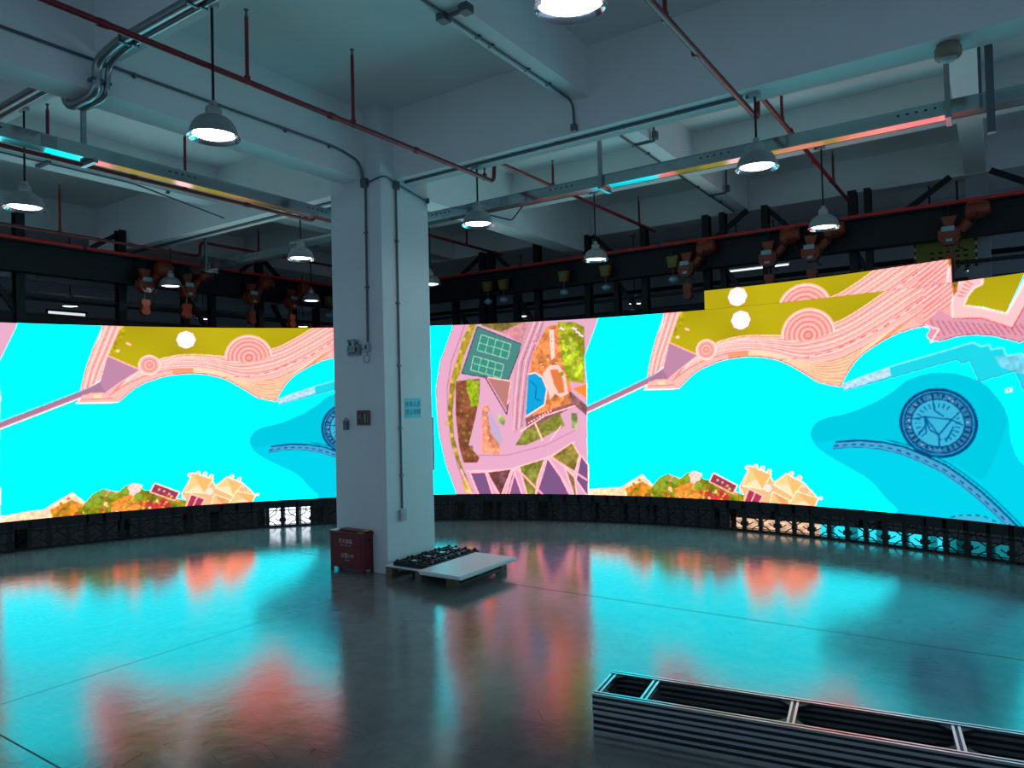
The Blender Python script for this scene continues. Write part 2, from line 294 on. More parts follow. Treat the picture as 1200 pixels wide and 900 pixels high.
# ------------------------------------------------------------------ the LED wall
PIC = [
    ['P', [0, 215, 240], [719, 314, 726, 325, 736, 337, 750, 347, 770, 354, 794, 358, 819, 364, 846, 373, 873, 384, 897, 395, 916, 405, 932, 415, 947, 425, 960, 435, 972, 446, 986, 455, 1004, 461, 1024, 467, 1043, 470, 1061, 471, 1079, 470, 1097, 467, 1118, 461, 1139, 453, 1157, 443, 1171, 432, 1183, 419, 1193, 405, 1203, 389, 1211, 372, 1216, 354, 1218, 338, 1217, 321, 1219, 304, 1223, 286, 1228, 267, 1237, 250, 1249, 238, 1263, 227, 1279, 208, 1305, 173, 1332, 132, 1328, 100, 1268, 82, 1172, 72, 1083, 67, 1023, 66, 976, 70, 945, 76, 935, 83, 942, 92, 946, 102, 939, 110, 929, 119, 917, 130, 905, 145, 891, 163, 874, 179, 856, 191, 835, 202, 814, 213, 791, 226, 767, 240, 747, 254, 734, 265, 726, 276, 721, 286, 718, 296, 717, 305], 0],
    ['P', [0, 205, 230], [719, 314, 725, 326, 735, 338, 750, 347, 770, 354, 794, 358, 819, 364, 846, 373, 873, 384, 897, 395, 916, 405, 932, 415, 947, 425, 960, 435, 972, 446, 986, 455, 1004, 461, 1024, 467, 1043, 470, 1061, 471, 1079, 470, 1097, 467, 1118, 461, 1139, 453, 1157, 443, 1172, 432, 1183, 419, 1193, 405, 1202, 390, 1209, 374, 1212, 359, 1212, 344, 1208, 330, 1203, 313, 1195, 288, 1185, 261, 1175, 237, 1167, 219, 1159, 204, 1149, 198, 1134, 204, 1117, 219, 1098, 233, 1075, 242, 1050, 250, 1022, 258, 990, 270, 955, 282, 918, 291, 875, 292, 829, 290, 791, 288, 764, 284, 745, 280, 732, 281, 723, 289, 719, 301], 0],
    ['P', [30, 220, 238], [814, 447, 940, 490, 1143, 541, 1162, 529, 1179, 533, 1183, 520, 1209, 523, 1217, 502, 1249, 507, 1278, 453, 1251, 413, 1234, 465, 1154, 443, 1134, 496, 1115, 489, 1105, 501, 816, 429], 0],
    ['P', [185, 225, 238], [811, 447, 872, 469, 940, 490, 942, 465, 819, 429], 2],
    ['P', [120, 215, 235], [1190, 503, 1222, 501, 1249, 505, 1265, 453, 1230, 465, 1203, 477], 2],
    ['L', [130, 240, 255], [940, 490, 1143, 541, 1162, 529, 1179, 533, 1183, 520, 1209, 523, 1217, 502, 1249, 507, 1260, 484], 1.6, 0],
    ['L', [60, 170, 220], [816, 428, 1105, 501, 1115, 489, 1134, 496, 1154, 443, 1234, 465, 1255, 403], 1.6, 0],
    ['P', [186, 170, 22], [335, 725, 540, 721, 851, 707, 1029, 745, 941, 694, 896, 667, 837, 634, 790, 617, 710, 601, 651, 591, 651, 594, 551, 601, 446, 587, 384, 551, 331, 577, 285, 595], 1],
    ['P', [255, 196, 186], [382, 554, 389, 559, 400, 566, 412, 573, 422, 578, 433, 583, 446, 587, 463, 592, 481, 596, 499, 599, 516, 600, 533, 601, 551, 601, 570, 600, 590, 598, 609, 596, 625, 595, 641, 595, 651, 594, 652, 593, 648, 591, 651, 591, 665, 593, 687, 596, 710, 601, 737, 606, 765, 611, 790, 617, 807, 622, 822, 627, 837, 634, 856, 644, 877, 656, 896, 667, 912, 676, 927, 685, 941, 694, 956, 702, 971, 709, 986, 717, 1002, 725, 1018, 733, 1029, 739, 1106, 733, 1102, 640, 1116, 600, 1034, 595, 1020, 592, 1000, 589, 981, 585, 966, 581, 952, 575, 937, 569, 920, 560, 902, 550, 886, 540, 871, 530, 857, 519, 845, 507, 835, 493, 827, 478, 820, 465, 814, 455, 810, 446, 807, 440, 761, 451, 753, 453, 743, 458, 731, 465, 718, 475, 703, 485, 686, 496, 667, 508, 649, 518, 630, 526, 612, 531, 592, 536, 571, 539, 549, 541, 527, 541, 504, 540, 481, 537, 460, 534, 443, 530, 428, 524, 414, 519, 398, 513, 383, 506, 367, 496, 348, 480, 329, 462, 315, 448, 315, 448, 200, 447, 217, 474, 264, 473, 329, 517], 0],
    ['P', [255, 182, 174], [1018, 724, 1100, 722, 1106, 612, 1045, 585, 1014, 599, 983, 648], 0],
    ['P', [255, 208, 168], [759, 512, 788, 516, 817, 523, 843, 535, 869, 547, 894, 560, 919, 573, 943, 586, 967, 599, 981, 585, 937, 569, 886, 540, 845, 507, 820, 465, 807, 440, 766, 449, 743, 458, 703, 485, 649, 518], 0],
    ['L', [246, 160, 150], [329, 517, 353, 534, 378, 551, 402, 567, 429, 581, 456, 590, 485, 596, 513, 600, 542, 601, 570, 600, 598, 597, 626, 595, 651, 593, 671, 594, 697, 598, 723, 603, 749, 608, 774, 613, 799, 620, 823, 628, 845, 638, 866, 650, 887, 662, 908, 674, 928, 686, 949, 698, 969, 708, 989, 719, 1009, 729, 1029, 739], 1.0, 0],
    ['L', [255, 240, 235], [353, 540, 378, 557, 403, 573, 429, 586, 456, 595, 485, 601, 513, 605, 542, 606, 570, 605, 598, 602, 626, 600, 651, 598, 671, 599, 697, 603, 723, 608, 749, 613, 774, 618, 799, 624, 823, 632, 845, 643, 867, 655, 888, 667, 908, 679, 928, 691, 949, 702, 969, 713, 989, 723, 1009, 733, 1029, 743], 1.2, 0],
    ['L', [238, 128, 122], [324, 512, 349, 529, 374, 547, 400, 563, 427, 576, 455, 585, 484, 591, 513, 595, 542, 596, 571, 594, 599, 591, 627, 588, 653, 585, 674, 584, 701, 587, 727, 592, 753, 597, 779, 602, 804, 609, 828, 618, 851, 629, 873, 640, 894, 653, 915, 665, 936, 677, 956, 689, 977, 700, 997, 711, 1018, 721, 1037, 732], 1.3, 0],
    ['L', [255, 218, 208], [350, 535, 374, 552, 400, 568, 427, 581, 455, 590, 484, 596, 513, 600, 542, 601, 571, 599, 599, 596, 628, 593, 654, 590, 674, 589, 701, 592, 728, 597, 754, 602, 779, 607, 804, 614, 828, 622, 851, 633, 873, 645, 894, 657, 915, 669, 936, 682, 957, 693, 977, 704, 998, 715, 1018, 726, 1038, 736], 1.2, 0],
    ['L', [246, 160, 150], [320, 506, 345, 524, 371, 542, 397, 557, 425, 570, 453, 580, 483, 586, 513, 589, 542, 590, 572, 588, 601, 585, 629, 581, 656, 576, 678, 574, 705, 576, 732, 580, 759, 585, 785, 591, 810, 598, 834, 607, 857, 618, 880, 630, 901, 643, 923, 655, 944, 667, 965, 679, 986, 691, 1006, 702, 1027, 713, 1047, 724], 1.0, 0],
    ['L', [255, 240, 235], [345, 529, 371, 547, 397, 563, 425, 576, 454, 585, 483, 591, 513, 595, 542, 595, 572, 593, 601, 590, 629, 586, 656, 581, 678, 579, 705, 581, 732, 585, 759, 590, 785, 595, 810, 603, 834, 612, 858, 623, 880, 635, 902, 647, 923, 659, 944, 672, 965, 684, 986, 695, 1006, 706, 1027, 717, 1047, 728], 1.2, 0],
    ['L', [238, 128, 122], [315, 500, 341, 519, 367, 536, 394, 552, 422, 565, 452, 574, 482, 580, 512, 584, 543, 584, 573, 582, 602, 578, 631, 573, 658, 567, 681, 564, 709, 564, 737, 568, 764, 573, 790, 579, 816, 587, 840, 597, 864, 608, 886, 620, 909, 633, 931, 645, 952, 657, 973, 670, 994, 682, 1015, 693, 1036, 705, 1056, 716], 1.3, 0],
    ['L', [255, 218, 208], [341, 524, 367, 542, 394, 558, 423, 570, 452, 580, 482, 586, 512, 589, 543, 589, 573, 587, 602, 583, 631, 578, 658, 572, 682, 569, 709, 569, 737, 573, 764, 577, 790, 584, 816, 592, 840, 601, 864, 613, 887, 625, 909, 637, 931, 650, 952, 662, 973, 674, 994, 686, 1015, 698, 1036, 709, 1056, 720], 1.2, 0],
    ['L', [246, 160, 150], [310, 494, 336, 513, 363, 531, 391, 547, 420, 559, 450, 569, 481, 575, 512, 578, 543, 578, 573, 576, 603, 571, 633, 565, 660, 558, 685, 554, 714, 552, 742, 555, 769, 560, 796, 566, 822, 575, 847, 585, 871, 597, 894, 610, 916, 622, 939, 634, 961, 647, 982, 659, 1003, 672, 1024, 684, 1045, 696, 1066, 707], 1.0, 0],
    ['L', [255, 240, 235], [336, 518, 363, 536, 391, 552, 420, 565, 450, 574, 481, 580, 512, 583, 543, 583, 574, 581, 604, 576, 633, 570, 661, 563, 685, 559, 714, 557, 742, 560, 769, 565, 796, 571, 822, 580, 847, 590, 871, 602, 894, 614, 917, 627, 939, 639, 961, 651, 982, 664, 1004, 676, 1025, 688, 1045, 700, 1066, 712], 1.2, 0],
    ['L', [238, 128, 122], [305, 487, 332, 507, 359, 525, 388, 541, 418, 554, 449, 563, 480, 569, 512, 572, 543, 572, 574, 569, 605, 564, 635, 557, 663, 549, 689, 543, 718, 540, 747, 542, 775, 547, 802, 554, 828, 563, 853, 574, 877, 586, 901, 599, 924, 611, 947, 624, 969, 636, 991, 649, 1013, 662, 1034, 675, 1055, 687, 1075, 699], 1.3, 0],
    ['L', [255, 218, 208], [332, 512, 359, 531, 388, 546, 418, 559, 449, 568, 480, 574, 512, 577, 543, 577, 575, 574, 605, 569, 635, 562, 663, 554, 689, 548, 718, 544, 747, 547, 775, 552, 802, 558, 828, 568, 853, 579, 878, 591, 901, 603, 924, 616, 947, 628, 970, 641, 991, 654, 1013, 667, 1034, 679, 1055, 691, 1075, 703], 1.2, 0],
    ['L', [246, 160, 150], [299, 480, 326, 500, 355, 519, 384, 535, 415, 547, 447, 557, 479, 562, 511, 565, 544, 565, 575, 562, 607, 556, 637, 548, 666, 538, 694, 531, 723, 525, 752, 528, 781, 532, 809, 539, 835, 550, 861, 561, 885, 574, 909, 587, 933, 599, 956, 612, 979, 625, 1001, 638, 1023, 651, 1044, 664, 1065, 677, 1086, 689], 1.0, 0],
    ['L', [255, 240, 235], [326, 506, 355, 524, 384, 540, 415, 553, 447, 562, 479, 568, 512, 570, 544, 570, 576, 567, 607, 561, 637, 553, 666, 543, 694, 536, 723, 530, 752, 533, 781, 537, 809, 544, 835, 554, 861, 566, 885, 578, 909, 591, 933, 604, 957, 616, 979, 629, 1001, 642, 1023, 656, 1044, 669, 1066, 681, 1087, 694], 1.2, 0],
    ['L', [238, 128, 122], [292, 472, 320, 493, 349, 512, 380, 527, 412, 540, 445, 549, 478, 555, 511, 558, 544, 557, 577, 554, 608, 547, 639, 538, 669, 527, 699, 517, 729, 510, 759, 512, 788, 516, 817, 523, 843, 535, 869, 547, 894, 560, 919, 573, 943, 586, 967, 599, 990, 611, 1013, 625, 1035, 639, 1056, 653, 1078, 666, 1099, 679], 1.3, 0],
    ['L', [255, 218, 208], [321, 498, 350, 517, 380, 533, 412, 545, 445, 554, 478, 560, 511, 563, 544, 562, 577, 559, 609, 552, 639, 542, 669, 532, 699, 522, 729, 515, 759, 516, 788, 520, 817, 528, 843, 539, 869, 552, 894, 565, 919, 578, 943, 591, 967, 603, 990, 616, 1013, 629, 1035, 643, 1056, 657, 1078, 670, 1099, 683], 1.2, 0],
    ['L', [244, 160, 120], [478, 553, 511, 556, 544, 555, 576, 552, 608, 546, 638, 536, 668, 525, 697, 515, 726, 506, 755, 506, 784, 508, 812, 514, 839, 524, 863, 538, 887, 552, 911, 566, 934, 579, 958, 592, 981, 605, 1004, 618], 1.1, 0],
    ['L', [255, 226, 190], [544, 559, 576, 556, 608, 549, 638, 540, 668, 529, 697, 518, 726, 510, 755, 510, 784, 511, 813, 517, 839, 527, 863, 541, 887, 555, 911, 569, 935, 583, 958, 595], 1.0, 0],
    ['L', [244, 160, 120], [478, 550, 511, 553, 543, 553, 575, 550, 607, 544, 637, 535, 666, 523, 695, 512, 723, 503, 752, 500, 780, 500, 808, 504, 835, 512, 857, 527, 879, 543, 902, 558, 925, 572, 949, 585, 972, 598, 995, 611], 1.1, 0],
    ['L', [255, 226, 190], [543, 557, 575, 554, 607, 548, 637, 538, 666, 527, 695, 516, 723, 506, 752, 504, 780, 503, 808, 507, 835, 515, 857, 531, 879, 547, 902, 562, 925, 576, 949, 589], 1.0, 0],
    ['L', [244, 160, 120], [478, 548, 511, 551, 543, 551, 575, 548, 606, 542, 636, 533, 665, 522, 693, 510, 720, 499, 748, 494, 776, 492, 804, 494, 830, 500, 851, 517, 871, 534, 893, 551, 916, 565, 939, 579, 962, 591, 985, 604], 1.1, 0],
    ['L', [255, 226, 190], [543, 555, 575, 552, 606, 546, 636, 537, 665, 525, 693, 513, 721, 503, 748, 498, 776, 495, 804, 497, 830, 503, 851, 520, 872, 538, 893, 554, 916, 568, 939, 582], 1.0, 0],
    ['L', [244, 160, 120], [479, 546, 511, 549, 543, 549, 574, 546, 605, 540, 635, 531, 663, 520, 690, 508, 718, 496, 744, 488, 772, 484, 799, 484, 826, 488, 845, 507, 864, 526, 885, 543, 907, 558, 930, 572, 953, 585, 976, 597], 1.1, 0],
    ['L', [255, 226, 190], [543, 553, 574, 550, 605, 544, 635, 535, 663, 523, 691, 511, 718, 499, 744, 492, 772, 487, 799, 487, 826, 491, 845, 510, 864, 529, 885, 546, 907, 561, 930, 575], 1.0, 0],
    ['L', [244, 160, 120], [479, 544, 511, 547, 542, 547, 573, 544, 604, 539, 633, 530, 662, 518, 688, 505, 715, 492, 741, 482, 767, 475, 795, 474, 821, 476, 838, 496, 856, 517, 876, 535, 898, 551, 920, 565, 943, 578, 966, 590], 1.1, 0],
    ['L', [255, 226, 190], [542, 551, 574, 548, 604, 542, 634, 534, 662, 522, 688, 509, 715, 496, 741, 486, 767, 479, 795, 477, 821, 479, 838, 500, 856, 520, 876, 538, 898, 554, 921, 568], 1.0, 0],
    ['L', [244, 160, 120], [479, 541, 511, 544, 542, 545, 573, 542, 603, 537, 632, 528, 660, 517, 686, 503, 712, 488, 737, 476, 763, 467, 790, 464, 816, 464, 832, 486, 848, 508, 867, 527, 888, 543, 911, 558, 934, 571, 956, 583], 1.1, 0],
    ['L', [255, 226, 190], [542, 548, 573, 546, 603, 540, 632, 532, 660, 520, 686, 506, 712, 492, 737, 480, 763, 470, 791, 467, 817, 467, 832, 489, 848, 511, 867, 531, 889, 547, 911, 561], 1.0, 0],
    ['L', [244, 160, 120], [479, 539, 510, 542, 541, 543, 572, 540, 602, 535, 631, 527, 659, 515, 684, 500, 709, 485, 733, 470, 759, 459, 786, 454, 812, 452, 826, 475, 840, 499, 858, 519, 879, 536, 901, 551, 924, 564, 947, 575], 1.1, 0],
    ['L', [255, 226, 190], [542, 546, 572, 544, 602, 539, 631, 530, 659, 518, 684, 504, 709, 488, 734, 474, 759, 462, 786, 457, 812, 455, 826, 479, 840, 502, 858, 523, 879, 539, 901, 554], 1.0, 0],
    ['L', [190, 60, 70], [639, 527, 714, 529, 787, 543, 858, 572, 927, 599, 994, 641, 1037, 670], 1.3, 7],
    ['L', [225, 95, 95], [315, 448, 329, 462, 348, 480, 367, 496, 383, 506, 398, 513, 414, 519, 428, 524, 443, 530, 460, 534, 481, 537, 504, 540, 527, 541, 549, 541, 571, 539, 592, 536, 612, 531, 630, 526, 649, 518, 667, 508, 686, 496, 703, 485, 718, 475, 731, 465, 743, 458, 753, 453, 761, 451, 807, 440, 810, 446, 814, 455, 820, 465, 827, 478, 835, 493, 845, 507, 857, 519, 871, 530, 886, 540, 902, 550, 920, 560, 937, 569, 952, 575, 966, 581, 981, 585, 1000, 589, 1020, 592, 1034, 595], 1.6, 0],
    ['L', [232, 132, 140], [1028, 599, 1101, 650], 1.6, 0],
    ['L', [255, 222, 215], [1029, 604, 1101, 655], 1.0, 0],
    ['L', [232, 132, 140], [1029, 613, 1101, 663], 1.6, 0],
    ['L', [255, 222, 215], [1029, 618, 1101, 668], 1.0, 0],
    ['L', [232, 132, 140], [1029, 626, 1102, 676], 1.6, 0],
    ['L', [255, 222, 215], [1029, 631, 1102, 681], 1.0, 0],
    ['L', [232, 132, 140], [1030, 640, 1102, 689], 1.6, 0],
    ['L', [255, 222, 215], [1030, 645, 1102, 694], 1.0, 0],
    ['L', [232, 132, 140], [1030, 653, 1102, 702], 1.6, 0],
    ['L', [255, 222, 215], [1030, 658, 1103, 707], 1.0, 0],
    ['L', [232, 132, 140], [1031, 666, 1103, 715], 1.6, 0],
    ['L', [255, 222, 215], [1031, 672, 1103, 720], 1.0, 0],
    ['L', [232, 132, 140], [1031, 680, 1103, 728], 1.6, 0],
    ['L', [255, 222, 215], [1031, 685, 1104, 733], 1.0, 0],
    ['L', [232, 132, 140], [1032, 693, 1104, 742], 1.6, 0],
    ['L', [255, 222, 215], [1032, 698, 1104, 746], 1.0, 0],
    ['L', [232, 132, 140], [1032, 707, 1104, 755], 1.6, 0],
    ['L', [255, 222, 215], [1032, 712, 1104, 760], 1.0, 0],
    ['L', [232, 132, 140], [1032, 720, 1105, 768], 1.6, 0],
    ['L', [255, 222, 215], [1033, 725, 1105, 773], 1.0, 0],
    ['L', [232, 132, 140], [1033, 734, 1105, 781], 1.6, 0],
    ['L', [255, 222, 215], [1033, 739, 1105, 786], 1.0, 0],
    ['P', [232, 160, 180], [1034, 595, 1044, 582, 1034, 568, 1046, 550, 1064, 550, 1105, 559, 1139, 561, 1187, 555, 1232, 539, 1246, 533, 1282, 553, 1342, 567, 1346, 673, 1259, 651, 1225, 594, 1165, 614, 1106, 607, 1067, 633], 0],
    ['L', [200, 105, 130], [1064, 566, 1046, 607], 1.5, 0],
    ['L', [200, 105, 130], [1079, 565, 1061, 605], 1.5, 0],
    ['L', [200, 105, 130], [1093, 568, 1075, 602], 1.5, 0],
    ['L', [200, 105, 130], [1107, 567, 1089, 600], 1.5, 0],
    ['L', [200, 105, 130], [1121, 563, 1103, 597], 1.5, 0],
    ['L', [200, 105, 130], [1134, 562, 1117, 595], 1.5, 0],
    ['L', [200, 105, 130], [1148, 561, 1130, 592], 1.5, 0],
    ['L', [200, 105, 130], [1161, 559, 1144, 590], 1.5, 0],
    ['L', [200, 105, 130], [1175, 558, 1157, 587], 1.5, 0],
    ['L', [200, 105, 130], [1188, 557, 1171, 585], 1.5, 0],
    ['L', [200, 105, 130], [1201, 556, 1184, 583], 1.5, 0],
    ['L', [200, 105, 130], [1214, 555, 1197, 580], 1.5, 0],
    ['L', [200, 105, 130], [1227, 556, 1210, 580], 1.5, 0],
    ['L', [200, 105, 130], [1239, 551, 1223, 579], 1.5, 0],
    ['L', [200, 105, 130], [1252, 550, 1236, 578], 1.5, 0],
    ['L', [200, 105, 130], [1264, 553, 1248, 576], 1.5, 0],
    ['L', [190, 80, 100], [1064, 550, 1105, 559, 1139, 561, 1187, 555, 1232, 539, 1246, 533, 1282, 553, 1342, 567], 1.6, 0],
    ['L', [255, 240, 235], [1034, 595, 1065, 581, 1046, 550], 2.0, 0],
    ['P', [255, 205, 205], [1122, 708, 1170, 701, 1170, 684, 1150, 677, 1135, 658, 1125, 636, 1165, 627, 1221, 606, 1260, 682, 1286, 668, 1231, 570, 1165, 601, 1100, 607, 1098, 635, 1104, 673], 0],
    ['P', [186, 170, 22], [1174, 722, 1170, 684, 1150, 677, 1135, 658, 1126, 637, 1166, 628, 1220, 607, 1267, 706], 1],
    ['L', [255, 240, 235], [1100, 608, 1098, 635, 1104, 673, 1122, 702], 2.2, 0],
    ['L', [255, 240, 235], [1170, 696, 1169, 684, 1150, 677, 1135, 658, 1125, 636, 1165, 625, 1221, 604, 1262, 676], 2.2, 0],
    ['L', [205, 80, 90], [1100, 606, 1165, 600, 1231, 569, 1286, 665], 1.3, 0],
    ['L', [200, 90, 80], [1113, 663, 1128, 659], 1.2, 0],
    ['L', [200, 90, 80], [1118, 672, 1132, 666], 1.2, 0],
    ['L', [200, 90, 80], [1124, 680, 1137, 672], 1.2, 0],
    ['L', [200, 90, 80], [1129, 689, 1142, 679], 1.2, 0],
    ['L', [200, 90, 80], [1134, 697, 1146, 686], 1.2, 0],
    ['P', [175, 120, 40], [1100, 700, 1117, 701, 1111, 672, 1102, 662], 1],
    ['C', [721, 594], [[60, [255, 205, 190]], [57, [255, 240, 235]], [54, [240, 150, 135]], [50, [255, 190, 180]], [44, [236, 145, 140]], [39, [255, 195, 185]], [33, [236, 140, 135]], [28, [255, 195, 185]], [22, [235, 140, 130]], [17, [255, 195, 185]], [11, [230, 130, 125]], [6, [250, 170, 160]]], [603, 594, 720, 575, 848, 615]],
    ['C', [409, 570], [[25, [255, 240, 235]], [22, [255, 190, 180]], [17, [238, 150, 142]], [13, [255, 195, 185]], [8, [236, 145, 138]], [4, [255, 190, 180]]], None],
    ['O', [255, 250, 250], [521, 656], 19, [220, 140, 60]],
    ['P', [255, 196, 186], [266, 661, 281, 722, 347, 724, 313, 657, 288, 601, 266, 520, 233, 496, 211, 490, 227, 561, 247, 623], 0],
    ['L', [255, 240, 235], [289, 706, 261, 630, 237, 560, 222, 494], 1.3, 0],
    ['L', [238, 128, 122], [297, 705, 270, 629, 245, 560, 230, 499], 1.3, 0],
    ['L', [255, 240, 235], [306, 704, 279, 628, 253, 559, 238, 504], 1.3, 0],
    ['L', [238, 128, 122], [315, 704, 287, 628, 261, 559, 246, 510], 1.3, 0],
    ['L', [255, 240, 235], [323, 703, 296, 627, 269, 559, 255, 515], 1.3, 0],
    ['P', [205, 185, 30], [326, 695, 346, 693, 308, 611, 290, 604], 1],
    ['L', [235, 95, 90], [281, 714, 247, 623, 227, 561, 211, 489], 1.2, 0],
    ['P', [198, 140, 172], [288, 601, 384, 554, 329, 517, 284, 478, 233, 496, 266, 518], 0],
    ['L', [255, 215, 215], [288, 601, 382, 554, 329, 517, 280, 479], 1.2, 0],
    ['P', [176, 128, 158], [-7, 393, 233, 496, 266, 512, 282, 479, 239, 478, -6, 374], 0],
    ['L', [255, 205, 205], [-8, 372, 239, 478, 282, 476], 1.6, 0],
    ['L', [110, 120, 160], [-7, 396, 233, 498], 1.0, 0],
    ['P', [255, 196, 186], [200, 447, 217, 474, 265, 481, 282, 479, 315, 448], 0],
    ['L', [255, 240, 235], [200, 449, 315, 450], 1.5, 0],
    ['L', [238, 128, 122], [212, 460, 300, 462], 1.2, 0],
    ['P', [255, 235, 180], [245, 475, 268, 476, 271, 463, 248, 462], 0],
    ['P', [255, 225, 200], [343, 646, 356, 639, 353, 634, 341, 641], 0],
    ['P', [255, 240, 235], [312, 621, 322, 620, 321, 612, 312, 612], 0],
    ['P', [226, 160, 190], [-32, 696, 41, 691, -36, 573], 0],
    ['L', [180, 110, 160], [41, 691, -36, 571], 1.4, 0],
    ['P', [0, 150, 190], [77, 617, 83, 617, 83, 610, 77, 611], 0],
    ['F', [1054, 338], [1148, 339], [1051, 247]],
    ['P', [70, 170, 215], [790, 282, 853, 288, 918, 284, 971, 273, 1022, 252, 1071, 229, 1110, 201, 1148, 170, 1188, 132, 1231, 87, 1221, 68, 1177, 113, 1136, 151, 1098, 182, 1059, 209, 1009, 233, 958, 253, 905, 264, 839, 268, 777, 261], 0],
    ['L', [0, 70, 130], [790, 282, 853, 288, 918, 284, 971, 273, 1022, 252, 1071, 229, 1110, 201, 1148, 170, 1188, 132, 1231, 87], 2.4, 0],
    ['L', [0, 110, 165], [925, 291, 978, 279, 1028, 259, 1077, 235, 1116, 207, 1154, 176, 1194, 138, 1237, 93], 1.5, 0],
    ['L', [20, 90, 150], [784, 270, 846, 277, 911, 273, 965, 261, 1016, 241, 1065, 218, 1104, 190, 1142, 159, 1183, 121, 1226, 76], 2.0, 5],
    ['L', [0, 110, 170], [780, 262, 843, 269, 908, 265, 961, 254, 1013, 234, 1062, 211, 1101, 183, 1139, 152, 1180, 114, 1223, 69], 1.0, 0],
    ['P', [60, 190, 225], [1078, 97, 1107, 106, 1150, 109, 1191, 94, 1170, 78, 1083, 67], 0],
    ['L', [0, 100, 160], [1078, 97, 1107, 106, 1150, 109, 1191, 93], 1.8, 4],
    ['P', [240, 250, 255], [1211, 423, 1226, 426, 1226, 416, 1212, 413], 0],
    ['P', [0, 70, 110], [1216, 423, 1220, 424, 1220, 416, 1217, 415], 0],
    ['P', [255, 232, 190], [-8, 66, -6, 110, 43, 116, 109, 121, 185, 166, 224, 127, 237, 90, 237, 75], 2],
    ['P', [222, 150, 40], [125, 118, 184, 143, 214, 125, 206, 93, 133, 90], 1],
    ['P', [150, 150, 30], [214, 121, 239, 154, 271, 171, 314, 156, 334, 175, 365, 181, 388, 157, 418, 151, 484, 121, 521, 111, 520, 75, 156, 64], 1],
    ['P', [240, 150, 60], [294, 123, 349, 148, 386, 104, 355, 80, 292, 85], 1],
    ['P', [215, 55, 60], [394, 116, 447, 126, 476, 102, 468, 79, 385, 89], 1],
    ['P', [235, 165, 120], [270, 168, 314, 156, 294, 143, 263, 146], 2],
    ['P', [250, 225, 215], [338, 167, 354, 181, 384, 174, 376, 153, 356, 140, 337, 152], 2],
    ['P', [165, 65, 85], [420, 177, 494, 141, 480, 115, 406, 149], 2],
    ['L', [255, 240, 235], [420, 177, 494, 141, 480, 115, 406, 149, 420, 177], 1.1, 0],
    ['P', [255, 196, 140], [500, 136, 535, 201, 595, 181, 605, 156, 643, 183, 694, 159, 734, 117, 724, 90, 512, 74, 514, 111], 0],
    ['P', [255, 216, 140], [511, 140, 535, 204, 554, 164], 0],
    ['P', [250, 195, 120], [535, 204, 599, 179, 554, 164], 0],
    ['P', [255, 198, 110], [599, 179, 572, 133, 554, 164], 0],
    ['P', [255, 238, 190], [572, 133, 511, 140, 554, 164], 0],
    ['L', [255, 245, 225], [511, 140, 535, 204, 599, 179, 572, 133, 511, 140], 1.2, 0],
    ['P', [255, 220, 150], [605, 149, 643, 184, 652, 152], 0],
    ['P', [250, 200, 130], [643, 184, 694, 159, 652, 152], 0],
    ['P', [255, 202, 120], [694, 159, 664, 117, 652, 152], 0],
    ['P', [255, 238, 190], [664, 117, 605, 149, 652, 152], 0],
    ['L', [255, 245, 225], [605, 149, 643, 184, 694, 159, 664, 117, 605, 149], 1.2, 0],
    ['P', [255, 210, 140], [649, 92, 672, 133, 695, 107], 0],
    ['P', [248, 190, 120], [672, 133, 735, 117, 695, 107], 0],
    ['P', [255, 192, 110], [735, 117, 721, 86, 695, 107], 0],
    ['P', [255, 238, 190], [721, 86, 649, 92, 695, 107], 0],
    ['L', [255, 245, 225], [649, 92, 672, 133, 735, 117, 721, 86, 649, 92], 1.2, 0],
    ['P', [250, 205, 140], [589, 80, 602, 127, 622, 97], 0],
    ['P', [240, 170, 110], [602, 127, 651, 105, 622, 97], 0],
    ['P', [250, 187, 110], [651, 105, 645, 77, 622, 97], 0],
    ['P', [255, 238, 190], [645, 77, 589, 80, 622, 97], 0],
    ['L', [255, 245, 225], [589, 80, 602, 127, 651, 105, 645, 77, 589, 80], 1.2, 0],
    ['P', [190, 60, 95], [514, 93, 530, 132, 573, 113, 558, 88], 2],
    ['L', [255, 240, 235], [514, 93, 530, 132, 573, 113, 558, 88], 1.3, 0],
    ['L', [255, 240, 235], [535, 92, 550, 123], 1.1, 0],
    ['O', [255, 240, 220], [587, 138], 9, [225, 160, 140]],
    ['O', [255, 240, 220], [742, 118], 3, [225, 160, 140]],
    ['O', [255, 225, 190], [515, 151], 4, [225, 150, 110]],
    ['O', [255, 225, 190], [527, 198], 4, [225, 150, 110]],
    ['O', [255, 225, 190], [553, 203], 4, [225, 150, 110]],
    ['O', [255, 225, 190], [574, 198], 4, [225, 150, 110]],
    ['O', [255, 225, 190], [594, 189], 4, [225, 150, 110]],
    ['O', [255, 225, 190], [659, 185], 4, [225, 150, 110]],
    ['O', [255, 225, 190], [683, 174], 4, [225, 150, 110]],
    ['O', [255, 225, 190], [696, 150], 4, [225, 150, 110]],
    ['O', [255, 225, 190], [712, 134], 4, [225, 150, 110]],
    ['O', [255, 225, 190], [507, 125], 4, [225, 150, 110]],
    ['P', [238, 176, 205], [1449, 727, 1416, 639, 1388, 569, 1370, 472, 1372, 383, 1379, 304, 1401, 198, 1447, 65, 1824, 66, 1900, 68, 1909, 263, 1913, 483, 1907, 568, 1954, 684, 1963, 718, 1700, 733], 0],
    ['L', [205, 120, 165], [1490, 725, 1456, 638, 1428, 568, 1410, 471, 1412, 383, 1419, 303, 1441, 197, 1487, 65], 1.5, 0],
    ['L', [200, 110, 150], [1449, 727, 1416, 639, 1388, 569, 1370, 472, 1372, 383, 1379, 304, 1401, 198, 1447, 65], 1.2, 0],
